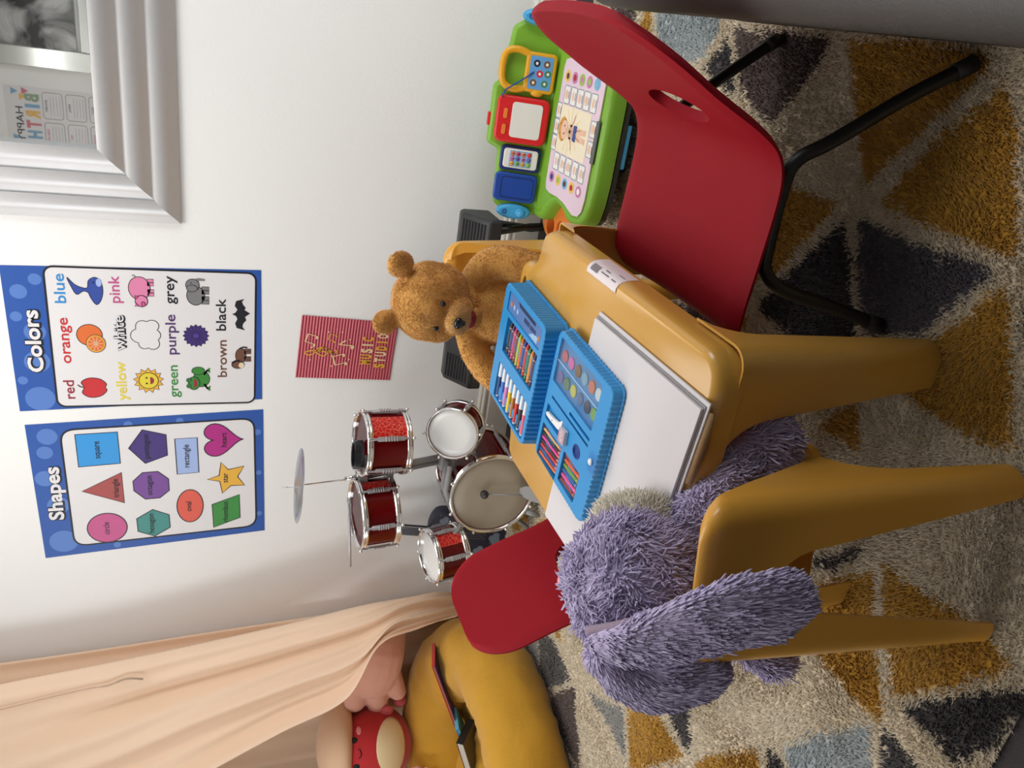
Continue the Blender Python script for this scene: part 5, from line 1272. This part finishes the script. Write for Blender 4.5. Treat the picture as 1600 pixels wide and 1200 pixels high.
for k in range(34):
    a, b_ = random.uniform(-0.11, 0.11), random.uniform(0.02, 0.29); flat(m, ell(a, b_, 0.0016, n=6), 0.0006, 1, GM)
m.build('cloud_pattern', [CLOUD, STARP], gb)
m = MB(); m.lathe([(0.030, 0.0013), (0, 0.0013)], 26, 0, GM @ Matrix.Translation((0, 0.20, 0)), cap=False); m.build('sound_hole', mat('hole_black', (0.004, 0.004, 0.005), 0.8), gb)
m = MB(); m.box((0, 0.385, 0.004), (0.042, 0.27, 0.016), 0, GM); nk = m.build('neck', FRET, root, bevel=0.002)
for s in (-1, 1):
    m = MB(); m.box((s * 0.0195, 0.385, 0.0125), (0.002, 0.27, 0.002), 0, GM); m.build('neck_edge', STARP, nk)
m = MB(); m.box((0, 0.548, 0.0), (0.052, 0.07, 0.014), 0, GM); m.build('headstock', NAVY, root, bevel=0.006)
m = MB(); m.box((0, 0.085, 0.005), (0.075, 0.014, 0.009), 0, GM); m.build('bridge', FRET, gb, bevel=0.002)
for k in range(4):
    m = MB(); m.tube([GM @ Vector((-0.0135 + 0.009 * k, 0.085, 0.0105)), GM @ Vector((-0.0125 + 0.0083 * k, 0.35, 0.0145)), GM @ Vector((-0.0115 + 0.0077 * k, 0.535, 0.0145))], 0.0007, 6); m.build('string', LUGP, root)

# ------------------------------------------------------------------ black keyboard behind the bear
KB = mat('keyboard_black', (0.020, 0.021, 0.023), 0.45); KBG = mat('keyboard_grille', (0.030, 0.031, 0.034), 0.55)
root = thing('keyboard', 'black toy keyboard standing at the wall, its two ends showing beside the bear', 'keyboard', (-0.86, 2.36, 0))
sec_ = [(2.290, 0.232), (2.440, 0.232), (2.440, 0.325), (2.425, 0.337), (2.385, 0.340), (2.290, 0.275)]
m = MB(); m.loft([[(x, a, b_) for a, b_ in sec_] for x in (-1.160, -0.572)], 0, True, True, False); kb = m.build('case', KB, root, bevel=0.008)
for xc in (-1.100, -0.632):
    for k in range(8):
        f0 = (k + 0.7) / 9.2; y0 = 2.385 - 0.095 * f0; z0 = 0.340 - 0.065 * f0
        m = MB(); m.box((xc, y0, z0 + 0.0015), (0.085, 0.006, 0.005)); m.build('grille_slat', KBG, kb)
KW = mat('key_white', (0.75, 0.75, 0.73), 0.35)
for k in range(20):
    m = MB(); m.box((-1.03 + 0.0179 * k, 2.285, 0.262), (0.0165, 0.045, 0.012)); m.build('white_key', KW, root, bevel=0.001, bseg=1)
for s in (-1.10, -0.61):
    m = MB(); m.tube([(s, 2.32, 0.232), (s, 2.40, 0.10), (s, 2.43, 0.004)], 0.012, 10); m.build('stand_leg', BLACK, root)
    m = MB(); m.tube([(s, 2.43, 0.232), (s, 2.38, 0.10), (s, 2.42, 0.018)], 0.012, 10); m.build('stand_leg', BLACK, root)
# ------------------------------------------------------------------ plush toys
def furry(name, me, parent, mtl, col, n, length, rad, lift, flow, jit=0.3, segs=3, vary=0.12, bend=0.5, under=0.9):
    """skin mesh + tufts growing from it, one mesh"""
    p, nn = sample_surface(me, n)
    f = flow(p, nn) if callable(flow) else np.tile(np.asarray(flow, float), (n, 1))
    d = nn * lift + f + rng.normal(0, jit, (n, 3))
    s = (d * nn).sum(1); d += nn * np.clip(0.12 - s, 0, None)[:, None]
    d /= np.linalg.norm(d, axis=1)[:, None]
    bd = (f + rng.normal(0, jit * 0.8, (n, 3))) * bend
    ln = rng.uniform(0.65, 1.25, n) * length
    c = np.asarray(col, np.float32) * rng.uniform(1 - vary, 1 + vary, (n, 1)).astype(np.float32)
    V, F, K = strands(p - nn * 0.001, d, None, ln, np.full(n, rad), bd, c, segs)
    sv, sf, sk = mesh_arrays(me, np.asarray(col) * under)
    out = mesh_np(name, [(sv, sf, sk), (V, F, K)], mtl)
    bpy.data.meshes.remove(me)
    o = bpy.data.objects.new(name, out); C.objects.link(o)
    if parent is not None: o.parent = parent; o.matrix_parent_inverse = world_of(parent).inverted()
    return o
def capsule(mb, pts, rad, seg=14):
    P = spline(pts, 4); n = len(P); R_ = [np.interp(i / (n - 1), np.linspace(0, 1, len(rad)), rad) for i in range(n)]
    mb.tube(P, R_, seg)
    mb.ball(P[0], R_[0], seg, 10); mb.ball(P[-1], R_[-1], seg, 10)
def swirl(sc, k, base):
    b0 = np.asarray(base, float)
    def f(p, nn):
        o = np.array([[noise.noise(Vector((a * sc, b * sc, c * sc))), noise.noise(Vector((a * sc + 31, b * sc, c * sc))), noise.noise(Vector((a * sc, b * sc + 57, c * sc)))] for a, b, c in p])
        return b0[None] + o * k
    return f
PLUSH = attr_mat('plush_pile', 0.9, 0.35, 0.15)
HON = srgb(224, 166, 88); HON2 = srgb(186, 122, 46)
# --- teddy bear
bear = thing('teddy_bear', 'honey coloured plush teddy bear sitting at the far end of the table', 'teddy bear', (-0.62, 1.66, 0.29))
mb = MB()
mb.ball((-0.618, 1.668, 0.430), (0.100, 0.090, 0.125), 24, 16)
mb.ball((-0.622, 1.640, 0.375), (0.118, 0.098, 0.095), 24, 16)
mb.ball((-0.612, 1.660, 0.540), (0.062, 0.060, 0.045), 20, 12)
capsule(mb, [(-0.560, 1.655, 0.528), (-0.512, 1.640, 0.505), (-0.497, 1.618, 0.462), (-0.508, 1.592, 0.395), (-0.525, 1.582, 0.35)], [0.034, 0.037, 0.039, 0.039, 0.036])
capsule(mb, [(-0.680, 1.655, 0.525), (-0.728, 1.640, 0.505), (-0.768, 1.618, 0.472), (-0.794, 1.596, 0.425), (-0.80, 1.585, 0.39)], [0.032, 0.035, 0.037, 0.038, 0.034])
capsule(mb, [(-0.575, 1.61, 0.338), (-0.555, 1.52, 0.340), (-0.545, 1.47, 0.345)], [0.052, 0.050, 0.048])
capsule(mb, [(-0.675, 1.61, 0.338), (-0.695, 1.52, 0.340), (-0.705, 1.47, 0.345)], [0.052, 0.050, 0.048])
bd = fuse(mb, 0.006, 5)
furry('body', bd, bear, PLUSH, HON, 36000, 0.0055, 0.0008, 0.5, swirl(28, 0.9, (0, -0.2, -0.3)), 0.35, 2, 0.10)
HM = Matrix.Translation((-0.600, 1.632, 0.634)) @ Matrix.Rotation(RAD(-3), 4, 'Z') @ Matrix.Rotation(RAD(8), 4, 'Y') @ Matrix.Rotation(RAD(12), 4, 'X')
mb = MB()
mb.ball((0, 0, 0), (0.090, 0.083, 0.086), 28, 18, 0, HM); mb.ball((0, -0.006, -0.022), (0.092, 0.076, 0.062), 28, 16, 0, HM)
for s in (-1, 1):
    mb.ball((s * 0.070 + 0.010, 0.004, 0.092), (0.030, 0.017, 0.030), 20, 12, 0, HM)
mb.ball((0, -0.066, -0.036), (0.046, 0.036, 0.040), 22, 14, 0, HM)
hd = fuse(mb, 0.0045, 3)
head = furry('head', hd, bear, PLUSH, HON, 34000, 0.0050, 0.00075, 0.5, swirl(30, 0.9, (0, -0.2, -0.2)), 0.35, 2, 0.10)
mb = MB(); mb.ball((0, -0.084, -0.030), (0.037, 0.026, 0.031), 22, 14, 0, HM)
mz = fuse(mb, 0.004, 2); furry('muzzle', mz, head, PLUSH, srgb(226, 174, 104), 6000, 0.0045, 0.0007, 0.5, swirl(30, 0.8, (0, 0, -0.3)), 0.35, 2, 0.08)
BEAD = mat('black_bead', (0.008, 0.008, 0.009), 0.18)
mb = MB(); mb.ball((0, -0.111, -0.019), (0.0135, 0.009, 0.0105), 18, 12, 0, HM); mb.ball((0, -0.111, -0.029), (0.007, 0.007, 0.008), 14, 10, 0, HM); mb.build('nose', BEAD, head)
for s in (-1, 1):
    mb = MB(); mb.ball((s * 0.030, -0.0785, 0.012), 0.0062, 14, 10, 0, HM); mb.build('eye', BEAD, head)
FELT = mat('dark_red_felt', srgb(132, 20, 34), 0.85)
mb = MB(); mb.ball((0, -0.086, -0.062), (0.022, 0.016, 0.013), 18, 12, 0, HM); mb.build('mouth', FELT, head)
mb = MB(); mb.ball((0, -0.080, -0.080), (0.026, 0.016, 0.010), 18, 12, 0, HM); ch = fuse(mb, 0.003, 2); furry('chin', ch, head, PLUSH, HON, 2600, 0.0042, 0.0007, 0.5, (0, -0.2, -0.3), 0.35, 2, 0.08)

# --- lavender bunny
LAV = srgb(194, 182, 216)
bun = thing('plush_bunny', 'shaggy lavender plush bunny slumped over the table on the near chair', 'plush bunny', (-0.66, 0.86, 0.29))
mb = MB()
mb.ball((-0.695, 0.752, 0.545), (0.098, 0.094, 0.096), 26, 16)
mb.ball((-0.672, 0.752, 0.440), (0.072, 0.046, 0.085), 22, 14)
mb.ball((-0.667, 0.812, 0.375), (0.080, 0.046, 0.050), 22, 14)
mb.ball((-0.664, 0.890, 0.338), (0.086, 0.062, 0.048), 22, 14)
capsule(mb, [(-0.622, 0.765, 0.460), (-0.585, 0.785, 0.425), (-0.540, 0.806, 0.372), (-0.497, 0.815, 0.318)], [0.036, 0.038, 0.038, 0.034])
capsule(mb, [(-0.625, 0.875, 0.335), (-0.590, 0.910, 0.335), (-0.555, 0.945, 0.325)], [0.044, 0.042, 0.040])
capsule(mb, [(-0.720, 0.875, 0.330), (-0.745, 0.94, 0.33), (-0.765, 1.00, 0.325)], [0.046, 0.046, 0.046])
capsule(mb, [(-0.735, 0.760, 0.440), (-0.790, 0.765, 0.385), (-0.835, 0.745, 0.315), (-0.868, 0.722, 0.258)], [0.034, 0.032, 0.028, 0.025])
bb_ = fuse(mb, 0.006, 5)
hc = np.array([-0.695, 0.752, 0.545])
def bunflow(p, nn):
    o = np.array([[noise.noise(Vector((a * 22, b * 22, c * 22))), noise.noise(Vector((a * 22 + 31, b * 22, c * 22))), noise.noise(Vector((a * 22, b * 22 + 57, c * 22)))] for a, b, c in p])
    return np.array([[0.08, -0.1, -0.40]]) + o * 0.85
furry('body', bb_, bun, PLUSH, LAV, 40000, 0.0135, 0.0020, 0.40, bunflow, 0.42, 3, 0.10, 0.85, 0.8)
CRM = srgb(226, 218, 200)
mb = MB(); mb.ball((-0.690, 0.836, 0.512), (0.078, 0.052, 0.062), 24, 14); mb.ball((-0.742, 0.842, 0.540), (0.045, 0.040, 0.045), 20, 12); mb.ball((-0.640, 0.808, 0.500), (0.038, 0.04, 0.045), 18, 12)
mz = fuse(mb, 0.005, 3)
furry('muzzle', mz, bun, PLUSH, CRM, 6500, 0.0150, 0.0012, 0.6, swirl(20, 0.8, (0.15, 0.1, -0.1)), 0.3, 3, 0.06)
PINKN = mat('pink_nose', srgb(240, 140, 150), 0.55)
mb = MB(); mb.ball((-0.795, 0.884, 0.566), (0.018, 0.016, 0.020), 18, 12); mb.build('nose', PINKN, bun)
for ex in ((-0.784, 0.792, 0.588), (-0.712, 0.846, 0.588)):
    mb = MB(); mb.ball(ex, 0.011, 14, 10); mb.build('eye', BEAD, bun)
def ear(path, wid, thick, wdir, n):
    P = spline(path, 6); N_ = len(P); mb = MB(); rings = []
    for i, p in enumerate(P):
        f = i / (N_ - 1); w = np.interp(f, np.linspace(0, 1, len(wid)), wid); t = (P[min(N_ - 1, i + 1)] - P[max(0, i - 1)]).normalized()
        wd = Vector(wdir); wd = (wd - t * wd.dot(t)).normalized(); th = t.cross(wd)
        rings.append([p + wd * (w * cos(2 * pi * k / 24)) + th * (thick * min(1, w / 0.03) * sin(2 * pi * k / 24)) for k in range(24)])
    mb.loft(rings, 0, True, True, True)
    me = fuse(mb, 0.005, 2)
    tang = [(P[min(N_ - 1, i + 1)] - P[max(0, i - 1)]).normalized() for i in range(N_)]
    PA = np.array([tuple(p) for p in P]); TA = np.array([tuple(t) for t in tang])
    def flow(p, nn):
        k = np.argmin(((p[:, None] - PA[None]) ** 2).sum(2), axis=1)
        o = np.array([[noise.noise(Vector((a * 26, b * 26, c * 26))), noise.noise(Vector((a * 26 + 31, b * 26, c * 26))), noise.noise(Vector((a * 26, b * 26 + 57, c * 26)))] for a, b, c in p])
        return TA[k] * 1.15 + o * 0.5
    e = furry('ear', me, bun, PLUSH, LAV, int(n * 1.6), 0.0145, 0.0019, 0.22, flow, 0.16, 3, 0.10, 0.25, 0.8)
    return e, P
e1, P1 = ear([(-0.722, 0.672, 0.628), (-0.682, 0.628, 0.606), (-0.628, 0.588, 0.566), (-0.585, 0.560, 0.524), (-0.562, 0.546, 0.484), (-0.552, 0.542, 0.462)], [0.024, 0.038, 0.052, 0.057, 0.044, 0.012], 0.018, (0.42, 0.15, 0.62), 7500)
LIN = mat('ear_lining', srgb(150, 132, 150), 0.9, bump=0.3, bump_scale=500)
lp = [Vector((-0.703, 0.684, 0.643)), Vector((-0.667, 0.646, 0.623)), Vector((-0.618, 0.606, 0.588)), Vector((-0.572, 0.580, 0.545))]
mb = MB(); mb.tube(spline(lp, 6), [0.005 + 0.0045 * sin(pi * k / 18) for k in range(19)], 10); mb.build('ear_lining', LIN, e1)
e2, P2 = ear([(-0.748, 0.690, 0.618), (-0.776, 0.668, 0.590), (-0.784, 0.645, 0.552), (-0.768, 0.630, 0.518), (-0.752, 0.622, 0.490), (-0.742, 0.62, 0.470)], [0.026, 0.040, 0.052, 0.054, 0.044, 0.014], 0.018, (0.80, -0.1, 0.45), 6500)

# --- things in the reading nook
MUS = mat('mustard_fabric', srgb(200, 148, 34), 0.85, noise_amt=0.05, noise_scale=12, bump=0.25, bump_scale=40, sheen=0.2)
nook = thing('floor_cushion', 'big mustard yellow floor cushion with padded rim under the peach canopy', 'floor cushion', (-2.52, 1.77, 0))
CX, CY, RM, Rm = -2.600, 1.840, 0.455, 0.140
mb = MB(); rings = []
NU, NV = 132, 30
for i in range(NU):
    u = 2 * pi * i / NU; seamf = min(abs(((u * 8 / (2 * pi)) + 0.35) % 1), 1 - abs(((u * 8 / (2 * pi)) + 0.35) % 1))
    pin = 1 - 0.045 * math.exp(-(seamf / 0.035) ** 2)
    ring = []
    for j in range(NV):
        v = 2 * pi * j / NV
        wr = 0.007 * noise.noise(Vector((u * 14, v * 1.6, 0.2))) + 0.010 * noise.noise(Vector((u * 3, v * 2, 4.0))) - 0.008 * abs(noise.noise(Vector((u * 9, v * 2.5, 9.0)))) * (1 if cos(v) < 0.3 else 0.3)
        wr += 0.0035 * noise.noise(Vector((u * 34, v * 1.1, 2.2))) * max(0, cos(v) * 0.6 + 0.4)
        bk = 1 + 0.30 * max(0, sin(u - 0.25)) ** 1.5
        r = (Rm * pin + wr) * bk
        zz = Rm * bk + r * sin(v) * 0.98
        ring.append(((CX + (RM + r * cos(v)) * cos(u)), CY + (RM + r * cos(v)) * sin(u), max(0.004, zz)))
    rings.append(ring)
rings.append(rings[0]); mb.loft(rings, 0, True, False, True); mb.build('padded_rim', MUS, nook)
mb = MB(); rings = []
for i in range(15):
    r = 0.001 + 0.40 * i / 14; ring = []
    for j in range(72):
        a = 2 * pi * j / 72
        z = 0.13 + 0.035 * noise.noise(Vector((cos(a) * r * 9, sin(a) * r * 9, 1.7))) + 0.03 * abs(noise.noise(Vector((cos(a) * r * 16, sin(a) * r * 16, 6.7)))) + 0.06 * (r / 0.40) ** 2
        ring.append((CX + r * cos(a), CY + r * sin(a), z))
    rings.append(ring)
rings.append([(CX + 0.42 * cos(2 * pi * j / 72), CY + 0.42 * sin(2 * pi * j / 72), 0.02) for j in range(72)])
mb.loft(rings, 0, True, True, True); mb.build('seat_pad', MUS, nook)

PINKP = mat('peach_pink_plush', srgb(228, 172, 152), 0.9, bump=0.15, bump_scale=120, sheen=0.3); NAIL = mat('rose_plush', srgb(206, 92, 108), 0.85, sheen=0.3)
foot = thing('foot_pillow', 'big pink plush foot with rose toenails leaning against the canopy', 'plush foot', (-2.40, 2.28, 0.33))
YF = 2.33
mb = MB()
capsule(mb, [(-2.285, YF + 0.05, 0.455), (-2.33, YF, 0.485), (-2.40, YF, 0.495), (-2.47, YF, 0.500)], [0.085, 0.105, 0.110, 0.095])
capsule(mb, [(-2.36, YF + 0.04, 0.50), (-2.34, YF + 0.06, 0.58)], [0.09, 0.08])
capsule(mb, [(-2.47, YF - 0.01, 0.425), (-2.555, YF - 0.03, 0.398)], [0.040, 0.036])
capsule(mb, [(-2.50, YF - 0.01, 0.490), (-2.610, YF - 0.03, 0.476)], [0.052, 0.044])
capsule(mb, [(-2.49, YF - 0.005, 0.565), (-2.580, YF - 0.02, 0.570)], [0.052, 0.046])
fm = fuse(mb, 0.007, 6); link_mesh(fm, 'foot_body', PINKP, foot)
mb = MB(); mb.ball((-2.600, YF - 0.035, 0.388), (0.020, 0.030, 0.029), 16, 10); mb.build('toenail', NAIL, foot)
mb = MB(); mb.ball((-2.610, YF - 0.072, 0.448), (0.028, 0.016, 0.028), 16, 10, 0); mb.build('toenail', NAIL, foot)

RSQ = mat('red_plush', srgb(186, 36, 42), 0.9, sheen=0.3); CSQ = mat('cream_plush', srgb(232, 214, 170), 0.9, sheen=0.3); BSQ = mat('beige_plush', srgb(226, 190, 156), 0.9, sheen=0.3)
sq = thing('round_plush', 'round red plush with cream tummy and sewn face beside the pink foot', 'round plush', (-2.76, 2.22, 0.33))
SC = Vector((-2.775, 2.235, 0.500))
mb = MB(); mb.ball(SC, (0.170, 0.155, 0.165), 32, 22); mb.build('body', RSQ, sq)
# view-facing frame on the ball
fv = (Vector((-0.55, -0.05, 1.1)) - SC).normalized(); MSq = Matrix.Translation(SC) @ frame_to(fv)
def patch(name, cx, cy, rx, ry, m, parent, off=1.012):
    p = MB(); K = 10; vs = []
    rings_ = []
    for i in range(K + 1):
        f = max(i / K, 0.001); rg = []
        for j in range(28):
            a = 2 * pi * j / 28; x = cx + rx * f * cos(a); y = cy + ry * f * sin(a); z = sqrt(max(0.0001, 0.160 ** 2 - x * x - y * y))
            dv = MSq.to_3x3() @ Vector((x, y, z)); k2 = 1 / sqrt((dv.x / 0.170) ** 2 + (dv.y / 0.155) ** 2 + (dv.z / 0.165) ** 2)
            rg.append(SC + dv * k2 * (off - (off - 1.0015) * f ** 4))
        rings_.append(rg)
    p.loft(rings_, 0, True, True, True); return p.build(name, m, parent)
patch('tummy', 0.0, -0.075, 0.106, 0.056, CSQ, sq, 1.02)
for s in (-1, 1): patch('eye', s * 0.048, 0.062, 0.0105, 0.0125, mat('black_felt', (0.01, 0.01, 0.01), 0.9), sq, 1.02)
for s in (-1, 1): patch('cheek', s * 0.078, 0.042, 0.014, 0.010, mat('pink_cheek', srgb(232, 140, 140), 0.9), sq, 1.015)
mb = MB(); mb.tube([MSq @ Vector((0.016 * cos(t), 0.052 + 0.012 * sin(t), 0.1590)) for t in [pi + pi * k / 8 for k in range(9)]], 0.0017, 6); mb.build('smile', BEAD, sq)
mb = MB()
for k, (r, z) in enumerate(((0.165, 0.060), (0.176, 0.085), (0.172, 0.115), (0.150, 0.150), (0.10, 0.180), (0.05, 0.192), (0.0, 0.195))): pass
mb.lathe([(0.150, 0.050), (0.172, 0.060), (0.182, 0.080), (0.176, 0.105), (0.150, 0.140), (0.100, 0.170), (0.05, 0.182), (0.0, 0.186)], 36, 0, Matrix.Translation(SC + Vector((0, 0.03, 0.035))) @ Matrix.Rotation(RAD(-6), 4, 'X')); mb.build('cap', BSQ, sq)

hand = thing('plush_hand', 'small pink plush hand peeking up at the picture edge on the mustard cushion', 'plush hand', (-2.80, 2.02, 0.20))
mb = MB(); capsule(mb, [(-2.86, 1.96, 0.24), (-2.815, 2.05, 0.315), (-2.80, 2.08, 0.345)], [0.045, 0.042, 0.036]); capsule(mb, [(-2.80, 2.06, 0.31), (-2.755, 2.06, 0.315)], [0.018, 0.015])
link_mesh(fuse(mb, 0.005, 4), 'hand_body', PINKP, hand)

def book(label, p0, p1, hdir, h, th, cover, pages, extra=None):
    p0, p1 = Vector(p0), Vector(p1); x = (p1 - p0); L = x.length; x.normalize(); hv = Vector(hdir); hv = (hv - x * hv.dot(x)).normalized(); n = x.cross(hv)
    M = Matrix((x, hv, n)).transposed().to_4x4(); M.translation = p0
    root = thing('book', label, 'book', tuple(p0 + x * L / 2), 'books in the mustard cushion')
    for s in (-1, 1):
        m = MB(); m.box((L / 2, h / 2, s * (th / 2 - 0.001)), (L, h, 0.002), 0, M); m.build('cover', cover[0 if s < 0 else 1], root)
    m = MB(); m.box((L / 2, h / 2, 0), (L - 0.006, h - 0.004, max(0.001, th - 0.004)), 0, M); m.build('pages', pages, root)
    m = MB(); m.box((0.001, h / 2, 0), (0.004, h, th), 0, M); m.build('spine', cover[0], root)
BKR = mat('book_red', srgb(190, 52, 44), 0.4); BKP = mat('book_purple', srgb(64, 36, 110), 0.4); BKK = mat('book_black', srgb(24, 26, 28), 0.4); BKB = mat('book_blue', srgb(92, 180, 220), 0.4); PAGE = mat('book_pages', srgb(200, 198, 190), 0.8); BKG = mat('book_grey', srgb(86, 84, 74), 0.6)
book('thin red edged book tucked under the rim of the mustard cushion', (-2.205, 2.075, 0.340), (-2.56, 2.03, 0.205), (-0.70, 0.62, -0.45), 0.12, 0.012, (BKR, BKP), mat('book_edge', srgb(176, 96, 80), 0.7))
book('light blue book end sticking up between the red and the black book', (-2.475, 2.00, 0.235), (-2.57, 2.00, 0.19), (-0.70, 0.62, -0.45), 0.10, 0.014, (BKB, BKB), BKB)
book('thick black book with pale pages standing at the picture edge in the cushion', (-2.50, 1.955, 0.235), (-2.78, 1.95, 0.140), (-0.62, 0.60, -0.75), 0.11, 0.030, (BKK, BKG), PAGE)

# --- peach canopy
PEACH = bpy.data.materials.new('peach_cotton'); PEACH.use_nodes = True
nt = PEACH.node_tree; b = nt.nodes['Principled BSDF']; b.inputs['Base Color'].default_value = (*srgb(255, 234, 208), 1); b.inputs['Roughness'].default_value = 0.9; b.inputs['Sheen Weight'].default_value = 0.2
tr = nt.nodes.new('ShaderNodeBsdfTranslucent'); tr.inputs[0].default_value = (*srgb(248, 204, 160), 1); mx = nt.nodes.new('ShaderNodeMixShader'); mx.inputs[0].default_value = 0.30
nt.links.new(b.outputs[0], mx.inputs[1]); nt.links.new(tr.outputs[0], mx.inputs[2]); nt.links.new(mx.outputs[0], nt.nodes['Material Output'].inputs[0])
cano = thing('canopy', 'peach cotton canopy hanging in folds from the ceiling over the mustard cushion', 'canopy', (-2.60, 2.2, 2.3))
def sheet3(name, rows, nx, fold, seed):
    """rows: list of (left point, right point) from top to bottom"""
    mb = MB(); n = 60; L = spline([r[0] for r in rows], 12); R_ = spline([r[1] for r in rows], 12); n = len(L); vs = []
    for i in range(n):
        t = i / (n - 1)
        for j in range(nx + 1):
            u = j / nx; p = L[i].lerp(R_[i], u); e = (R_[i] - L[i]); w = e.length
            nn = Vector((e.y, -e.x, 0)).normalized()
            a = 0
            for f, amp, ph, dr in fold:
                a += amp * sin(2 * pi * (f * u + ph + dr * t) + 1.2 * noise.noise(Vector((u * 2, t * 1.5, seed + f))))
            a *= min(1, w / 0.35) * (0.5 + 0.5 * min(1, t * 3)); a += 0.008 * noise.noise(Vector((u * 9, t * 5, seed)))
            vs.append(p + nn * a)
    fs = [(i * (nx + 1) + j, i * (nx + 1) + j + 1, (i + 1) * (nx + 1) + j + 1, (i + 1) * (nx + 1) + j) for i in range(n - 1) for j in range(nx)]
    mb.add(vs, fs, 0, True); return mb.build(name, PEACH, cano, solid=0.0015)
sheet3('front_drape', [((-3.02, 2.12, 2.082), (-2.346, 2.38, 2.052)), ((-2.917, 2.12, 1.809), (-2.307, 2.38, 1.792)), ((-2.74, 2.12, 1.398), (-2.281, 2.38, 1.496)), ((-2.592, 2.12, 1.12), (-2.242, 2.37, 1.242)), ((-2.453, 2.12, 0.875), (-2.154, 2.33, 0.865)), ((-2.321, 2.1, 0.658), (-2.063, 2.29, 0.568)), ((-2.128, 2.13, 0.544), (-2.032, 2.27, 0.403)), ((-2.108, 2.17, 0.393), (-2.031, 2.28, 0.274)), ((-2.112, 2.22, 0.213), (-2.101, 2.32, 0.148))], 90, ((2.3, 0.030, 0.1, 0.25), (5.2, 0.012, 0.4, -0.3)), 1.0)
sheet3('back_drape', [((-3.24, 2.42, 2.32), (-2.34, 2.50, 2.32)), ((-3.25, 2.45, 1.4), (-2.32, 2.51, 1.4)), ((-3.26, 2.47, 0.6), (-2.28, 2.51, 0.6)), ((-3.26, 2.47, 0.02), (-2.24, 2.51, 0.02))], 90, ((4.2, 0.022, 0.3, 0.1), (9.0, 0.010, 0.1, 0.2)), 5.0)
sheet3('side_drape', [((-3.24, 1.15, 2.32), (-3.20, 2.30, 2.32)), ((-3.25, 1.15, 1.2), (-3.22, 2.32, 1.2)), ((-3.26, 1.15, 0.02), (-3.22, 2.34, 0.02))], 90, ((5.2, 0.022, 0.3, 0.1),), 8.0)

RIB = mat('taupe_ribbon', srgb(168, 146, 124), 0.6)
mb = MB(); mb.tube(spline([(-2.375, 2.325, 1.800), (-2.345, 2.322, 1.640), (-2.325, 2.318, 1.525), (-2.318, 2.314, 1.455), (-2.292, 2.308, 1.395), (-2.300, 2.304, 1.340)], 5), [0.0012] * 14 + [0.0022] * 4 + [0.0035] * 8, 6); mb.build('loose_ribbon', RIB, cano)
